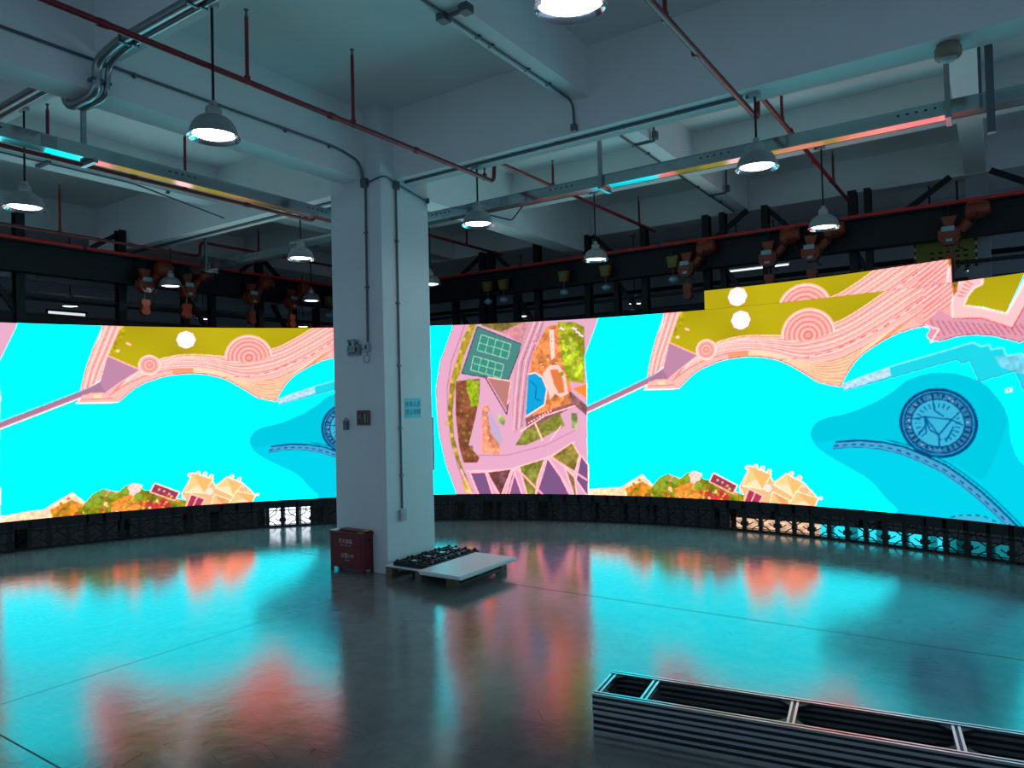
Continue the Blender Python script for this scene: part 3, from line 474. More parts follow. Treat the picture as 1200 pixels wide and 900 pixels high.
    ['P', [170, 150, 40], [1525, 706, 1511, 671, 1473, 584, 1458, 523, 1442, 497, 1428, 391, 1431, 303, 1451, 214, 1463, 179, 1497, 98, 1484, 98, 1463, 144, 1421, 268, 1410, 383, 1422, 497, 1474, 655, 1503, 707], 1],
    ['P', [150, 85, 60], [1442, 497, 1529, 503, 1528, 450, 1512, 372, 1483, 267, 1522, 222, 1513, 205, 1464, 205, 1448, 267, 1439, 382], 1],
    ['P', [165, 185, 35], [1484, 504, 1524, 494, 1524, 406, 1500, 407, 1479, 469], 1],
    ['P', [238, 150, 120], [1536, 406, 1558, 406, 1574, 318, 1599, 252, 1589, 230, 1532, 240], 1],
    ['P', [140, 120, 60], [1534, 723, 1726, 715, 1708, 637, 1693, 625, 1609, 667, 1542, 692], 1],
    ['P', [225, 150, 160], [1609, 667, 1695, 699, 1708, 698, 1693, 620], 2],
    ['P', [78, 140, 135], [1525, 690, 1686, 620, 1631, 491, 1464, 524], 0],
    ['L', [70, 60, 80], [1525, 690, 1686, 620, 1631, 491, 1464, 524, 1525, 690], 1.6, 0],
    ['P', [60, 150, 130], [1539, 660, 1645, 622, 1632, 570, 1522, 605], 0],
    ['L', [190, 235, 215], [1539, 660, 1645, 622, 1632, 570, 1522, 605, 1539, 660], 1.1, 0],
    ['L', [190, 235, 215], [1566, 650, 1550, 596], 0.9, 0],
    ['L', [190, 235, 215], [1592, 641, 1577, 587], 0.9, 0],
    ['L', [190, 235, 215], [1619, 631, 1604, 579], 0.9, 0],
    ['L', [190, 235, 215], [1531, 632, 1638, 596], 0.9, 0],
    ['P', [60, 150, 130], [1509, 585, 1617, 551, 1605, 503, 1497, 535], 0],
    ['L', [190, 235, 215], [1509, 585, 1617, 551, 1605, 503, 1497, 535, 1509, 585], 1.1, 0],
    ['L', [190, 235, 215], [1536, 576, 1524, 527], 0.9, 0],
    ['L', [190, 235, 215], [1563, 568, 1551, 519], 0.9, 0],
    ['L', [190, 235, 215], [1590, 560, 1578, 511], 0.9, 0],
    ['L', [190, 235, 215], [1503, 560, 1611, 527], 0.9, 0],
    ['P', [196, 130, 125], [1556, 507, 1642, 491, 1629, 408, 1624, 387], 0],
    ['L', [110, 60, 90], [1547, 511, 1624, 374, 1642, 491], 2, 0],
    ['L', [255, 240, 235], [1560, 507, 1642, 491, 1628, 411], 1.4, 0],
    ['P', [205, 180, 215], [1553, 397, 1592, 335, 1608, 282, 1599, 265, 1565, 309], 0],
    ['P', [190, 200, 130], [1589, 379, 1619, 361, 1614, 334, 1592, 344], 1],
    ['P', [222, 165, 185], [1722, 732, 1771, 729, 1756, 652, 1704, 533, 1685, 333, 1649, 306, 1642, 386, 1655, 526, 1684, 621], 0],
    ['L', [255, 215, 220], [1732, 697, 1673, 560, 1655, 421, 1647, 317], 1.3, 0],
    ['L', [165, 110, 140], [1742, 696, 1685, 559, 1665, 421, 1657, 321], 1.3, 0],
    ['L', [255, 215, 220], [1753, 696, 1696, 559, 1676, 420, 1666, 325], 1.3, 0],
    ['L', [165, 110, 140], [1764, 695, 1708, 559, 1687, 420, 1676, 329], 1.3, 0],
    ['P', [228, 140, 80], [1774, 677, 1840, 691, 1849, 528, 1863, 408, 1690, 342, 1691, 368, 1708, 515, 1723, 584], 1],
    ['P', [255, 225, 215], [1783, 668, 1800, 667, 1802, 572, 1789, 560], 0],
    ['P', [165, 170, 40], [1814, 693, 1875, 689, 1910, 670, 1905, 475, 1844, 485, 1824, 572], 1],
    ['P', [190, 205, 50], [1826, 632, 1882, 620, 1899, 526, 1870, 493, 1836, 520], 1],
    ['P', [20, 170, 225], [1705, 514, 1730, 519, 1756, 501, 1771, 461, 1761, 405, 1692, 364], 0],
    ['L', [255, 240, 235], [1705, 514, 1730, 519, 1756, 501, 1771, 461, 1761, 405, 1692, 364], 2, 0],
    ['L', [10, 90, 170], [1711, 489, 1733, 471, 1728, 428, 1745, 419], 1.5, 0],
    ['P', [255, 215, 205], [1756, 514, 1784, 543, 1814, 542, 1836, 511, 1847, 442, 1820, 430, 1799, 443, 1780, 422, 1773, 461], 0],
    ['P', [232, 130, 70], [1783, 526, 1810, 529, 1828, 494, 1834, 447, 1812, 443, 1795, 478], 0],
    ['P', [150, 100, 110], [1690, 359, 1864, 412, 1868, 399, 1694, 311], 2],
    ['L', [255, 240, 235], [1671, 312, 1761, 367, 1868, 399], 1.6, 0],
    ['P', [150, 100, 100], [1843, 459, 1911, 398, 1910, 364, 1859, 408], 1],
    ['P', [255, 150, 60], [1861, 459, 1913, 474, 1912, 423], 0],
    ['P', [140, 140, 60], [1652, 264, 1685, 316, 1725, 333, 1814, 376, 1831, 331, 1751, 289, 1688, 264], 1],
    ['L', [255, 240, 235], [1725, 341, 1750, 281], 1.8, 0],
    ['L', [255, 240, 235], [1777, 280, 1818, 331], 1.2, 0],
    ['P', [150, 170, 100], [1854, 374, 1876, 373, 1876, 322, 1857, 322], 1],
    ['L', [205, 140, 175], [1518, 231, 1625, 230, 1759, 263, 1865, 314], 1.5, 0],
    ['L', [255, 225, 235], [1472, 175, 1624, 177, 1775, 224, 1864, 275], 1.5, 0],
    ['P', [130, 90, 140], [1485, 170, 1542, 171, 1568, 82, 1519, 82], 0],
    ['L', [255, 225, 230], [1485, 170, 1542, 171, 1568, 82, 1519, 82, 1485, 170], 1.7, 0],
    ['P', [140, 95, 145], [1642, 182, 1675, 82, 1612, 82], 0],
    ['L', [255, 225, 230], [1642, 182, 1675, 82, 1612, 82, 1642, 182], 1.7, 0],
    ['P', [130, 90, 140], [1766, 220, 1813, 152, 1846, 84, 1719, 82, 1747, 160], 0],
    ['L', [255, 225, 230], [1766, 220, 1813, 152, 1846, 84, 1719, 82, 1747, 160, 1766, 220], 1.7, 0],
    ['P', [125, 90, 140], [1885, 229, 1910, 195, 1907, 85, 1865, 144], 0],
    ['L', [255, 225, 230], [1885, 229, 1910, 195, 1907, 85, 1865, 144, 1885, 229], 1.7, 0],
    ['P', [120, 75, 80], [1548, 171, 1637, 182, 1595, 82, 1577, 108], 1],
    ['L', [255, 225, 230], [1548, 171, 1637, 182, 1595, 82, 1577, 108, 1548, 171], 1.7, 0],
    ['P', [140, 140, 60], [1664, 190, 1758, 218, 1729, 143, 1719, 82, 1692, 82], 1],
    ['L', [255, 225, 230], [1664, 190, 1758, 218, 1729, 143, 1719, 82, 1692, 82, 1664, 190], 1.7, 0],
    ['P', [150, 135, 60], [1780, 224, 1856, 273, 1880, 229, 1861, 161], 1],
    ['L', [255, 225, 230], [1780, 224, 1856, 273, 1880, 229, 1861, 161, 1780, 224], 1.7, 0],
    ['P', [150, 120, 80], [1827, 186, 1861, 152, 1868, 84, 1859, 84], 1],
    ['L', [255, 225, 230], [1827, 186, 1861, 152, 1868, 84, 1859, 84, 1827, 186], 1.7, 0],
    ['L', [255, 205, 215], [1454, 179, 1497, 82], 2.4, 0],
    ['L', [255, 205, 215], [1543, 174, 1595, 82], 2.4, 0],
    ['L', [255, 205, 215], [1621, 82, 1652, 186], 2.4, 0],
    ['L', [255, 205, 215], [1651, 186, 1754, 83], 2.4, 0],
    ['L', [255, 205, 215], [1719, 82, 1767, 224], 2.4, 0],
    ['L', [255, 205, 215], [1767, 224, 1859, 84], 2.4, 0],
    ['L', [255, 205, 215], [1775, 224, 1904, 144], 2.4, 0],
    ['P', [240, 205, 60], [1454, 153, 1463, 153, 1484, 98, 1470, 98], 1],
    ['O', [238, 190, 110], [1474, 646], 5.5, [200, 120, 90]],
    ['O', [238, 190, 110], [1460, 602], 5.5, [200, 120, 90]],
    ['O', [238, 190, 110], [1445, 554], 5.5, [200, 120, 90]],
    ['O', [238, 190, 110], [1426, 497], 5.5, [200, 120, 90]],
    ['O', [238, 190, 110], [1420, 444], 5.5, [200, 120, 90]],
    ['O', [238, 190, 110], [1415, 382], 5.5, [200, 120, 90]],
    ['O', [238, 190, 110], [1422, 303], 5.5, [200, 120, 90]],
    ['O', [238, 190, 110], [1434, 250], 5.5, [200, 120, 90]],
    ['O', [238, 190, 110], [1409, 347], 5.5, [200, 120, 90]],
    ['O', [238, 190, 110], [1493, 681], 5.5, [200, 120, 90]],
    ['O', [160, 190, 40], [1490, 495], 5.5, [90, 110, 30]],
    ['O', [160, 190, 40], [1520, 490], 5.5, [90, 110, 30]],
    ['O', [160, 190, 40], [1488, 469], 5.5, [90, 110, 30]],
    ['O', [160, 190, 40], [1516, 459], 5.5, [90, 110, 30]],
    ['O', [160, 190, 40], [1514, 433], 5.5, [90, 110, 30]],
    ['O', [160, 190, 40], [1500, 411], 5.5, [90, 110, 30]],
    ['O', [150, 130, 50], [1465, 456], 4.5, [90, 60, 40]],
    ['O', [150, 130, 50], [1469, 425], 4.5, [90, 60, 40]],
    ['O', [150, 130, 50], [1459, 390], 4.5, [90, 60, 40]],
    ['O', [150, 130, 50], [1481, 372], 4.5, [90, 60, 40]],
    ['O', [150, 130, 50], [1467, 337], 4.5, [90, 60, 40]],
    ['O', [150, 130, 50], [1489, 310], 4.5, [90, 60, 40]],
    ['O', [150, 130, 50], [1475, 284], 4.5, [90, 60, 40]],
    ['O', [150, 130, 50], [1492, 258], 4.5, [90, 60, 40]],
    ['O', [150, 130, 50], [1482, 231], 4.5, [90, 60, 40]],
    ['O', [150, 130, 50], [1505, 231], 4.5, [90, 60, 40]],
    ['O', [150, 130, 50], [1466, 311], 4.5, [90, 60, 40]],
    ['O', [245, 190, 130], [1549, 393], 5, [215, 130, 110]],
    ['O', [245, 190, 130], [1544, 362], 5, [215, 130, 110]],
    ['O', [245, 190, 130], [1545, 327], 5, [215, 130, 110]],
    ['O', [245, 190, 130], [1551, 292], 5, [215, 130, 110]],
    ['O', [245, 190, 130], [1545, 252], 5, [215, 130, 110]],
    ['O', [245, 190, 130], [1572, 248], 5, [215, 130, 110]],
    ['O', [245, 190, 130], [1590, 248], 5, [215, 130, 110]],
    ['O', [150, 60, 40], [1794, 547], 1.6, [90, 36, 24]],
    ['O', [255, 220, 160], [1804, 550], 1.6, [153, 132, 96]],
    ['O', [250, 240, 220], [1785, 534], 1.6, [150, 144, 132]],
    ['O', [255, 220, 160], [1758, 539], 1.6, [153, 132, 96]],
    ['O', [220, 90, 60], [1776, 577], 1.6, [132, 54, 36]],
    ['O', [255, 220, 160], [1794, 598], 1.6, [153, 132, 96]],
    ['O', [250, 240, 220], [1811, 551], 1.6, [150, 144, 132]],
    ['O', [250, 240, 220], [1798, 641], 1.6, [150, 144, 132]],
    ['O', [220, 90, 60], [1737, 653], 1.6, [132, 54, 36]],
    ['O', [255, 220, 160], [1744, 625], 1.6, [153, 132, 96]],
    ['O', [250, 240, 220], [1808, 612], 1.6, [150, 144, 132]],
    ['O', [250, 240, 220], [1775, 563], 1.6, [150, 144, 132]],
    ['O', [250, 240, 220], [1739, 527], 1.6, [150, 144, 132]],
    ['O', [250, 240, 220], [1815, 534], 1.6, [150, 144, 132]],
    ['O', [150, 60, 40], [1725, 600], 1.6, [90, 36, 24]],
    ['O', [250, 240, 220], [1749, 609], 1.6, [150, 144, 132]],
    ['O', [255, 220, 160], [1780, 559], 1.6, [153, 132, 96]],
    ['O', [255, 220, 160], [1752, 546], 1.6, [153, 132, 96]],
    ['O', [220, 90, 60], [1792, 627], 1.6, [132, 54, 36]],
    ['O', [220, 90, 60], [1793, 643], 1.6, [132, 54, 36]],
    ['O', [255, 220, 160], [1816, 603], 1.6, [153, 132, 96]],
    ['O', [220, 90, 60], [1724, 551], 1.6, [132, 54, 36]],
    ['O', [150, 60, 40], [1758, 543], 1.6, [90, 36, 24]],
    ['O', [220, 90, 60], [1728, 630], 1.6, [132, 54, 36]],
    ['O', [250, 240, 220], [1735, 621], 1.6, [150, 144, 132]],
    ['O', [220, 90, 60], [1757, 606], 1.6, [132, 54, 36]],
    ['O', [210, 215, 80], [1840, 581], 5, [126, 129, 48]],
    ['O', [210, 215, 80], [1869, 531], 5, [126, 129, 48]],
    ['O', [150, 165, 40], [1825, 511], 5, [90, 99, 24]],
    ['O', [190, 205, 60], [1837, 573], 5, [114, 123, 36]],
    ['O', [150, 165, 40], [1881, 597], 5, [90, 99, 24]],
    ['O', [210, 215, 80], [1858, 602], 5, [126, 129, 48]],
    ['O', [150, 165, 40], [1842, 532], 5, [90, 99, 24]],
    ['O', [210, 215, 80], [1833, 548], 5, [126, 129, 48]],
    ['O', [150, 165, 40], [1836, 641], 5, [90, 99, 24]],
    ['O', [210, 215, 80], [1857, 588], 5, [126, 129, 48]],
    ['O', [190, 205, 60], [1870, 597], 5, [114, 123, 36]],
    ['O', [150, 165, 40], [1852, 586], 5, [90, 99, 24]],
    ['O', [190, 205, 60], [1884, 553], 5, [114, 123, 36]],
    ['O', [150, 165, 40], [1846, 618], 5, [90, 99, 24]],
    ['O', [210, 215, 80], [1860, 628], 5, [126, 129, 48]],
    ['O', [150, 165, 40], [1831, 585], 5, [90, 99, 24]],
    ['P', [245, 240, 245], [1867, 672, 1883, 665, 1880, 660, 1864, 667], 0],
    ['P', [245, 240, 245], [1880, 659, 1895, 651, 1893, 646, 1877, 654], 0],
    ['P', [245, 240, 245], [1823, 675, 1839, 667, 1836, 662, 1820, 670], 0],
    ['P', [245, 240, 245], [1891, 648, 1906, 640, 1904, 635, 1888, 643], 0],
    ['O', [255, 240, 230], [1703, 343], 1.8, [153, 144, 138]],
    ['O', [255, 240, 230], [1713, 348], 1.8, [153, 144, 138]],
    ['O', [255, 240, 230], [1723, 353], 1.8, [153, 144, 138]],
    ['O', [255, 240, 230], [1733, 359], 1.8, [153, 144, 138]],
    ['O', [255, 240, 230], [1743, 364], 1.8, [153, 144, 138]],
    ['O', [255, 240, 230], [1753, 369], 1.8, [153, 144, 138]],
    ['O', [255, 240, 230], [1762, 374], 1.8, [153, 144, 138]],
    ['O', [255, 240, 230], [1772, 379], 1.8, [153, 144, 138]],
    ['O', [255, 240, 230], [1782, 383], 1.8, [153, 144, 138]],
    ['O', [120, 130, 30], [440, 121], 2, [72, 78, 18]],
    ['O', [250, 160, 70], [442, 93], 4, [150, 96, 42]],
    ['O', [250, 160, 70], [388, 118], 3, [150, 96, 42]],
    ['O', [235, 200, 70], [312, 90], 3, [141, 120, 42]],
    ['O', [170, 185, 50], [432, 111], 3, [102, 111, 30]],
    ['O', [120, 130, 30], [470, 99], 4, [72, 78, 18]],
    ['O', [120, 130, 30], [320, 106], 2, [72, 78, 18]],
    ['O', [205, 90, 60], [274, 93], 4, [123, 54, 36]],
    ['O', [235, 200, 70], [353, 128], 4, [141, 120, 42]],
    ['O', [235, 200, 70], [343, 101], 3, [141, 120, 42]],
    ['O', [250, 160, 70], [415, 104], 3, [150, 96, 42]],
    ['O', [235, 200, 70], [374, 106], 3, [141, 120, 42]],
    ['O', [170, 185, 50], [339, 118], 3, [102, 111, 30]],
    ['O', [250, 230, 170], [309, 93], 3, [150, 138, 102]],
    ['O', [250, 230, 170], [424, 118], 4, [150, 138, 102]],
    ['O', [250, 230, 170], [404, 97], 3, [150, 138, 102]],
    ['O', [235, 200, 70], [448, 105], 2, [141, 120, 42]],
    ['O', [235, 200, 70], [329, 106], 3, [141, 120, 42]],
    ['O', [120, 130, 30], [437, 95], 2, [72, 78, 18]],
    ['O', [250, 160, 70], [388, 101], 3, [150, 96, 42]],
    ['O', [250, 230, 170], [207, 91], 3, [150, 138, 102]],
    ['O', [205, 90, 60], [379, 113], 4, [123, 54, 36]],
    ['O', [205, 90, 60], [416, 106], 4, [123, 54, 36]],
    ['O', [250, 230, 170], [215, 99], 2, [150, 138, 102]],
    ['O', [205, 90, 60], [210, 92], 4, [123, 54, 36]],
    ['O', [120, 130, 30], [397, 90], 4, [72, 78, 18]],
    ['O', [120, 130, 30], [165, 117], 2, [72, 78, 18]],
    ['O', [235, 200, 70], [316, 105], 2, [141, 120, 42]],
    ['O', [250, 160, 70], [270, 98], 3, [150, 96, 42]],
    ['O', [170, 185, 50], [218, 94], 4, [102, 111, 30]],
    ['O', [235, 200, 70], [270, 86], 2, [141, 120, 42]],
    ['O', [250, 160, 70], [387, 108], 2, [150, 96, 42]],
    ['O', [170, 185, 50], [362, 126], 4, [102, 111, 30]],
    ['O', [205, 90, 60], [266, 102], 4, [123, 54, 36]],
    ['O', [235, 200, 70], [294, 93], 2, [141, 120, 42]],
    ['O', [250, 230, 170], [277, 121], 4, [150, 138, 102]],
    ['O', [205, 90, 60], [344, 89], 3, [123, 54, 36]],
    ['O', [120, 130, 30], [178, 88], 4, [72, 78, 18]],
    ['O', [250, 230, 170], [281, 113], 2, [150, 138, 102]],
    ['O', [205, 90, 60], [196, 97], 4, [123, 54, 36]],
    ['O', [205, 90, 60], [297, 86], 3, [123, 54, 36]],
    ['O', [250, 160, 70], [315, 98], 3, [150, 96, 42]],
    ['O', [250, 160, 70], [356, 119], 2, [150, 96, 42]],
    ['O', [235, 200, 70], [236, 124], 3, [141, 120, 42]],
    ['O', [235, 200, 70], [469, 129], 3, [141, 120, 42]],
    ['O', [170, 185, 50], [377, 90], 2, [102, 111, 30]],
    ['O', [120, 130, 30], [160, 117], 3, [72, 78, 18]],
    ['O', [250, 160, 70], [315, 104], 2, [150, 96, 42]],
    ['O', [120, 130, 30], [419, 122], 3, [72, 78, 18]],
    ['O', [235, 200, 70], [399, 120], 2, [141, 120, 42]],
    ['O', [250, 160, 70], [489, 115], 4, [150, 96, 42]],
    ['O', [205, 90, 60], [457, 133], 4, [123, 54, 36]],
    ['O', [120, 130, 30], [246, 95], 3, [72, 78, 18]],
    ['O', [205, 90, 60], [402, 130], 3, [123, 54, 36]],
    ['O', [235, 200, 70], [384, 97], 3, [141, 120, 42]],
    ['O', [120, 130, 30], [146, 98], 2, [72, 78, 18]],
    ['O', [250, 230, 170], [454, 112], 2, [150, 138, 102]],
    ['O', [170, 185, 50], [418, 115], 3, [102, 111, 30]],
    ['O', [205, 90, 60], [394, 105], 4, [123, 54, 36]],
    ['O', [250, 160, 70], [314, 99], 3, [150, 96, 42]],
    ['O', [150, 180, 60], [251, 149], 7, [110, 130, 30]],
    ['O', [150, 180, 60], [267, 157], 7, [110, 130, 30]],
    ['O', [150, 180, 60], [254, 134], 7, [110, 130, 30]],
    ['O', [150, 180, 60], [294, 147], 7, [110, 130, 30]],
    ['O', [150, 180, 60], [230, 125], 7, [110, 130, 30]],
    ['O', [150, 180, 60], [334, 156], 7, [110, 130, 30]],
    ['O', [150, 180, 60], [372, 138], 7, [110, 130, 30]],
    ['O', [235, 120, 80], [154, 135], 3, [141, 72, 48]],
    ['O', [235, 120, 80], [175, 147], 3, [141, 72, 48]],
    ['O', [235, 120, 80], [191, 132], 3, [141, 72, 48]],
    ['O', [235, 120, 80], [146, 119], 3, [141, 72, 48]],
    ['O', [240, 180, 190], [448, 149], 2.5, [144, 108, 114]],
    ['O', [240, 180, 190], [463, 138], 2.5, [144, 108, 114]],
    ['O', [240, 180, 190], [433, 155], 2.5, [144, 108, 114]],
]
# the wall is an arc of cabinets; s runs along it in metres (to the right), z is height
CCX, CCY, RR, TH0 = 1.832, 3.503, 9.4667, 0.253155
PERIOD = 9.556; Z0, Z1 = 0.467, 3.490
def on_arc(s, z, r=RR):
    t = TH0 - s/RR
    return (CCX + r*math.cos(t), CCY + r*math.sin(t), z)
CELL = 0.005                                   # picture grid
NW, NH = int(PERIOD/CELL), int((Z1-Z0)/CELL)
GX, GZ = np.meshgrid((np.arange(NW)+0.5)*CELL, Z0 + (np.arange(NH)+0.5)*CELL)
rng = np.random.default_rng(3)
def smooth_noise(cell):
    a = rng.random((int((Z1-Z0)/cell)+3, int(PERIOD/cell)+3))
    y = (GZ-Z0)/cell; x = GX/cell; i = y.astype(int); j = x.astype(int); fy = y-i; fx = x-j
    return (a[i,j]*(1-fy)*(1-fx)+a[i+1,j]*fy*(1-fx)+a[i,j+1]*(1-fy)*fx+a[i+1,j+1]*fy*fx)
N1 = smooth_noise(0.12); N2 = smooth_noise(0.035); N3 = smooth_noise(0.5)
IMG = np.zeros((NH, NW, 3))
def lin_arr(c): return np.array(lin(c))
IMG[:] = lin_arr((0, 255, 255))
def window(xs, zs, pad=0.0):
    i0 = max(0, int((min(zs)-pad-Z0)/CELL)-1); i1 = min(NH, int((max(zs)+pad-Z0)/CELL)+2)
    j0 = max(0, int((min(xs)-pad)/CELL)-1); j1 = min(NW, int((max(xs)+pad)/CELL)+2)
    return (slice(i0, i1), slice(j0, j1)) if i1 > i0 and j1 > j0 else None
def poly_mask(xs, zs, w):
    X, Z = GX[w], GZ[w]; m = np.zeros(X.shape, bool); n = len(xs)
    for k in range(n):
        xa, za, xb, zb = xs[k], zs[k], xs[(k+1)%n], zs[(k+1)%n]
        if za == zb: continue
        m ^= ((za > Z) != (zb > Z)) & (X < (xb-xa)*(Z-za)/(zb-za)+xa)
    return m
def paint_poly(col, xs, zs, kind=0):
    for sh in (0, -PERIOD):
        x2 = [x+sh for x in xs]; w = window(x2, zs)
        if not w: continue
        m = poly_mask(x2, zs, w); c = lin_arr(col)
        if kind == 0: IMG[w][m] = c
        else:
            f = (0.55+0.9*N1[w][m])*(0.6+0.8*N2[w][m]) if kind == 1 else (0.75+0.5*N2[w][m])
            if col[0] > 150 and kind == 1 and col[1] > 150 and col[2] < 30: f = 0.82+0.36*N3[w][m]
            IMG[w][m] = np.clip(c[None]*f[:, None], 0, 1.0)
def paint_line(col, xs, zs, wid, dash=0):
    c = lin_arr(col)
    for sh in (0, -PERIOD):
        d0 = 0.0
        for k in range(len(xs)-1):
            xa, za, xb, zb = xs[k]+sh, zs[k], xs[k+1]+sh, zs[k+1]; L = math.hypot(xb-xa, zb-za)
            if L < 1e-6: continue
            w = window([xa, xb], [za, zb], wid)
            if w:
                X, Z = GX[w]-xa, GZ[w]-za; ux, uz = (xb-xa)/L, (zb-za)/L
                t = X*ux+Z*uz; d = np.hypot(X-np.clip(t, 0, L)*ux, Z-np.clip(t, 0, L)*uz)
                m = d < wid/2
                if dash: m &= ((d0+t)/(dash*0.012)).astype(int) % 2 == 0
                IMG[w][m] = c
            d0 += L
pr = lambda a: ([v/200 for v in a[0::2]], [v/200 for v in a[1::2]])
for it in PIC:
    if it[0] == 'P': paint_poly(it[1], *pr(it[2]), it[3])
    elif it[0] == 'L': paint_line(it[1], *pr(it[2]), it[3]/100*1.05, it[4])
    elif it[0] == 'C':
        (x,), (z,) = pr(it[1]); w = window([x-0.8, x+0.8], [z-0.8, z+0.8]); d = np.hypot(GX[w]-x, GZ[w]-z)
        keep = np.ones(d.shape, bool)
        if it[3]:
            bx, bz = pr(it[3]); keep = GZ[w] > np.interp(GX[w], bx, bz)
        for r, c in it[2]: IMG[w][keep & (d < r/100*0.66)] = lin_arr(c)
    elif it[0] == 'O':
        (x,), (z,) = pr(it[2]); r = it[3]/100*0.78; w = window([x-r-.05, x+r+.05], [z-r-.05, z+r+.05])
        if not w: continue
        a = np.arctan2(GZ[w]-z, GX[w]-x); d = np.hypot(GX[w]-x, GZ[w]-z)*(np.cos((a % (PI/4))-PI/8)/math.cos(PI/8))
        IMG[w][d < r*1.12] = lin_arr(it[4]); IMG[w][d < r] = lin_arr(it[1])
    elif it[0] == 'F':
        (cx,), (cz,) = pr(it[1]); (ex,), (ez,) = pr(it[2]); (gx,), (gz,) = pr(it[3]); rx = ex-cx; rz = cz-gz
        w = window([cx-rx, cx+rx], [cz-rz, cz+rz], .05); U = (GX[w]-cx)/rx; V = (GZ[w]-cz)/rz; d = np.hypot(U, V); a = np.arctan2(V, U)
        for lo, hi, c in ((.92,1.0,(0,72,128)),(.88,.92,(40,150,205)),(.84,.88,(0,60,112)),(.70,.84,(52,130,180)),(.66,.70,(0,84,140)),(0,.66,(60,185,222))):
            IMG[w][(d >= lo) & (d < hi)] = lin_arr(c)
        tk = (np.sin(a*34) > 0.1) & (d > .70) & (d < .83) & (N2[w] > .35); IMG[w][tk] = lin_arr((12, 66, 110))
        tk = (np.sin(a*40) > 0.3) & (d > .72) & (d < .78) & (N2[w] < .35); IMG[w][tk] = lin_arr((150, 200, 225))
        tk = (np.sin(a*26+1) > 0.35) & (d > .44) & (d < .58) & (N1[w] > .3); IMG[w][tk] = lin_arr((10, 120, 175))
        def seg(p, q, wd=.022):
            pu, pv = p; qu, qv = q; L = math.hypot(qu-pu, qv-pv); t = np.clip(((U-pu)*(qu-pu)+(V-pv)*(qv-pv))/L**2, 0, 1)
            IMG[w][np.hypot(U-pu-t*(qu-pu), V-pv-t*(qv-pv)) < wd] = lin_arr((0, 96, 158))
        tri = [(-.32,.18),(.36,.1),(.02,-.34)]
        for p, q in ((0,1),(1,2),(2,0)): seg(tri[p], tri[q])
        for p, q in (((-.32,.18),(-.62,.12)),((-.32,.18),(-.3,-.3)),((.36,.1),(.62,-.05)),((.36,.1),(.55,.3)),((.02,-.34),(.02,-.66)),((-.1,.62),(-.06,.35)),((-.06,.35),(.15,.2)),((.4,-.1),(.2,-.5)),((-.3,-.05),(-.5,-.35)),((.02,-.34),(-.2,-.2)),((-.32,.18),(-.2,-.2)),((.36,.1),(.2,-.1))): seg(p, q)
# channels the camera shows as fully saturated are in truth driven far beyond white
IMG = IMG*(1.0 + np.array([LAND_RED, WATER_GAIN, WATER_GAIN])*np.clip((IMG-0.88)/0.12, 0, 1))
# plain water is the brightest area of the picture
IMG[(IMG[..., 0] < 0.01) & (IMG[..., 1] > 2.0)] *= np.array([1.0, WATER_EXTRA, WATER_EXTRA*1.16])

def picture_at(s, z):
    j = np.floor((s % PERIOD)/CELL).astype(int) % NW; i = np.clip(((z-Z0)/CELL).astype(int), 0, NH-1)
    return IMG[i, j]
def display_mesh(name, s0, s1, z0, z1, ds, parent, ps=0.0, pz=0.0):
    ns, nz = int(round((s1-s0)/ds)), int(round((z1-z0)/ds))
    S, Zz = np.meshgrid(np.linspace(s0, s1, ns+1), np.linspace(z0, z1, nz+1)); t = TH0 - S/RR
    co = np.stack([CCX+RR*np.cos(t), CCY+RR*np.sin(t), Zz], -1).reshape(-1, 3)
    i, j = np.meshgrid(np.arange(nz), np.arange(ns), indexing='ij'); a = (i*(ns+1)+j).ravel()
    q = np.stack([a, a+ns+1, a+ns+2, a+1], -1)
    me = bpy.data.meshes.new(name); me.vertices.add(len(co)); me.vertices.foreach_set('co', co.ravel())
    me.loops.add(q.size); me.loops.foreach_set('vertex_index', q.ravel().astype(np.int32))
    me.polygons.add(len(q)); me.polygons.foreach_set('loop_start', np.arange(0, q.size, 4, dtype=np.int32))
    me.update(calc_edges=True)
    at = me.color_attributes.new('picture', 'FLOAT_COLOR', 'POINT')
    acc = 0
    for dx in (-.25, .25):
        for dz in (-.25, .25): acc = acc + picture_at(S+ps+dx*ds, Zz+pz+dz*ds)
    c = np.ones((co.shape[0], 4), np.float32); c[:, :3] = (acc/4).reshape(-1, 3); at.data.foreach_set('color', c.ravel())
    me.materials.append(PICTURE)
    o = bpy.data.objects.new(name, me); C.collection.objects.link(o); o.parent = parent
    return o
wall = thing('led_video_screen', 'huge curved screen wall showing a pink and cyan aerial picture of a bay', 'video screen')
SA, SB = -11.5, 7.0
display_mesh('display', SA, SB, Z0, Z1, 0.0115, wall)
o = display_mesh('upper_display_row', 2.04, 5.5, Z1+0.003, 3.795, 0.0115, wall, 0.04, -0.372); o['label'] = 'extra row of panels on top repeating the picture'
def arc_shell(s0, s1, z0, z1, r0, r1, m, step=0.25):
    q = MB(); n = max(1, int(round((s1-s0)/step))); vs = []
    for k in range(n+1):
        s = s0+(s1-s0)*k/n
        vs += [on_arc(s, z0, r0), on_arc(s, z1, r0), on_arc(s, z0, r1), on_arc(s, z1, r1)]
    fs = [(0, 1, 3, 2), (4*n, 4*n+2, 4*n+3, 4*n+1)]
    for k in range(n):
        a = 4*k; c = a+4; fs += [(a, c, c+1, a+1), (a+2, a+3, c+3, c+2), (a+1, c+1, c+3, a+3), (a, a+2, c+2, c)]
    q.add(vs, fs, m); return q
arc_shell(SA, SB, Z0, Z1, RR+0.012, RR+0.10, BLACKP).build('rear_housing', BLACKP, wall)
arc_shell(2.04, 5.5, Z1+0.001, 3.795, RR+0.012, RR+0.10, BLACKP).build('rear_housing', BLACKP, wall)
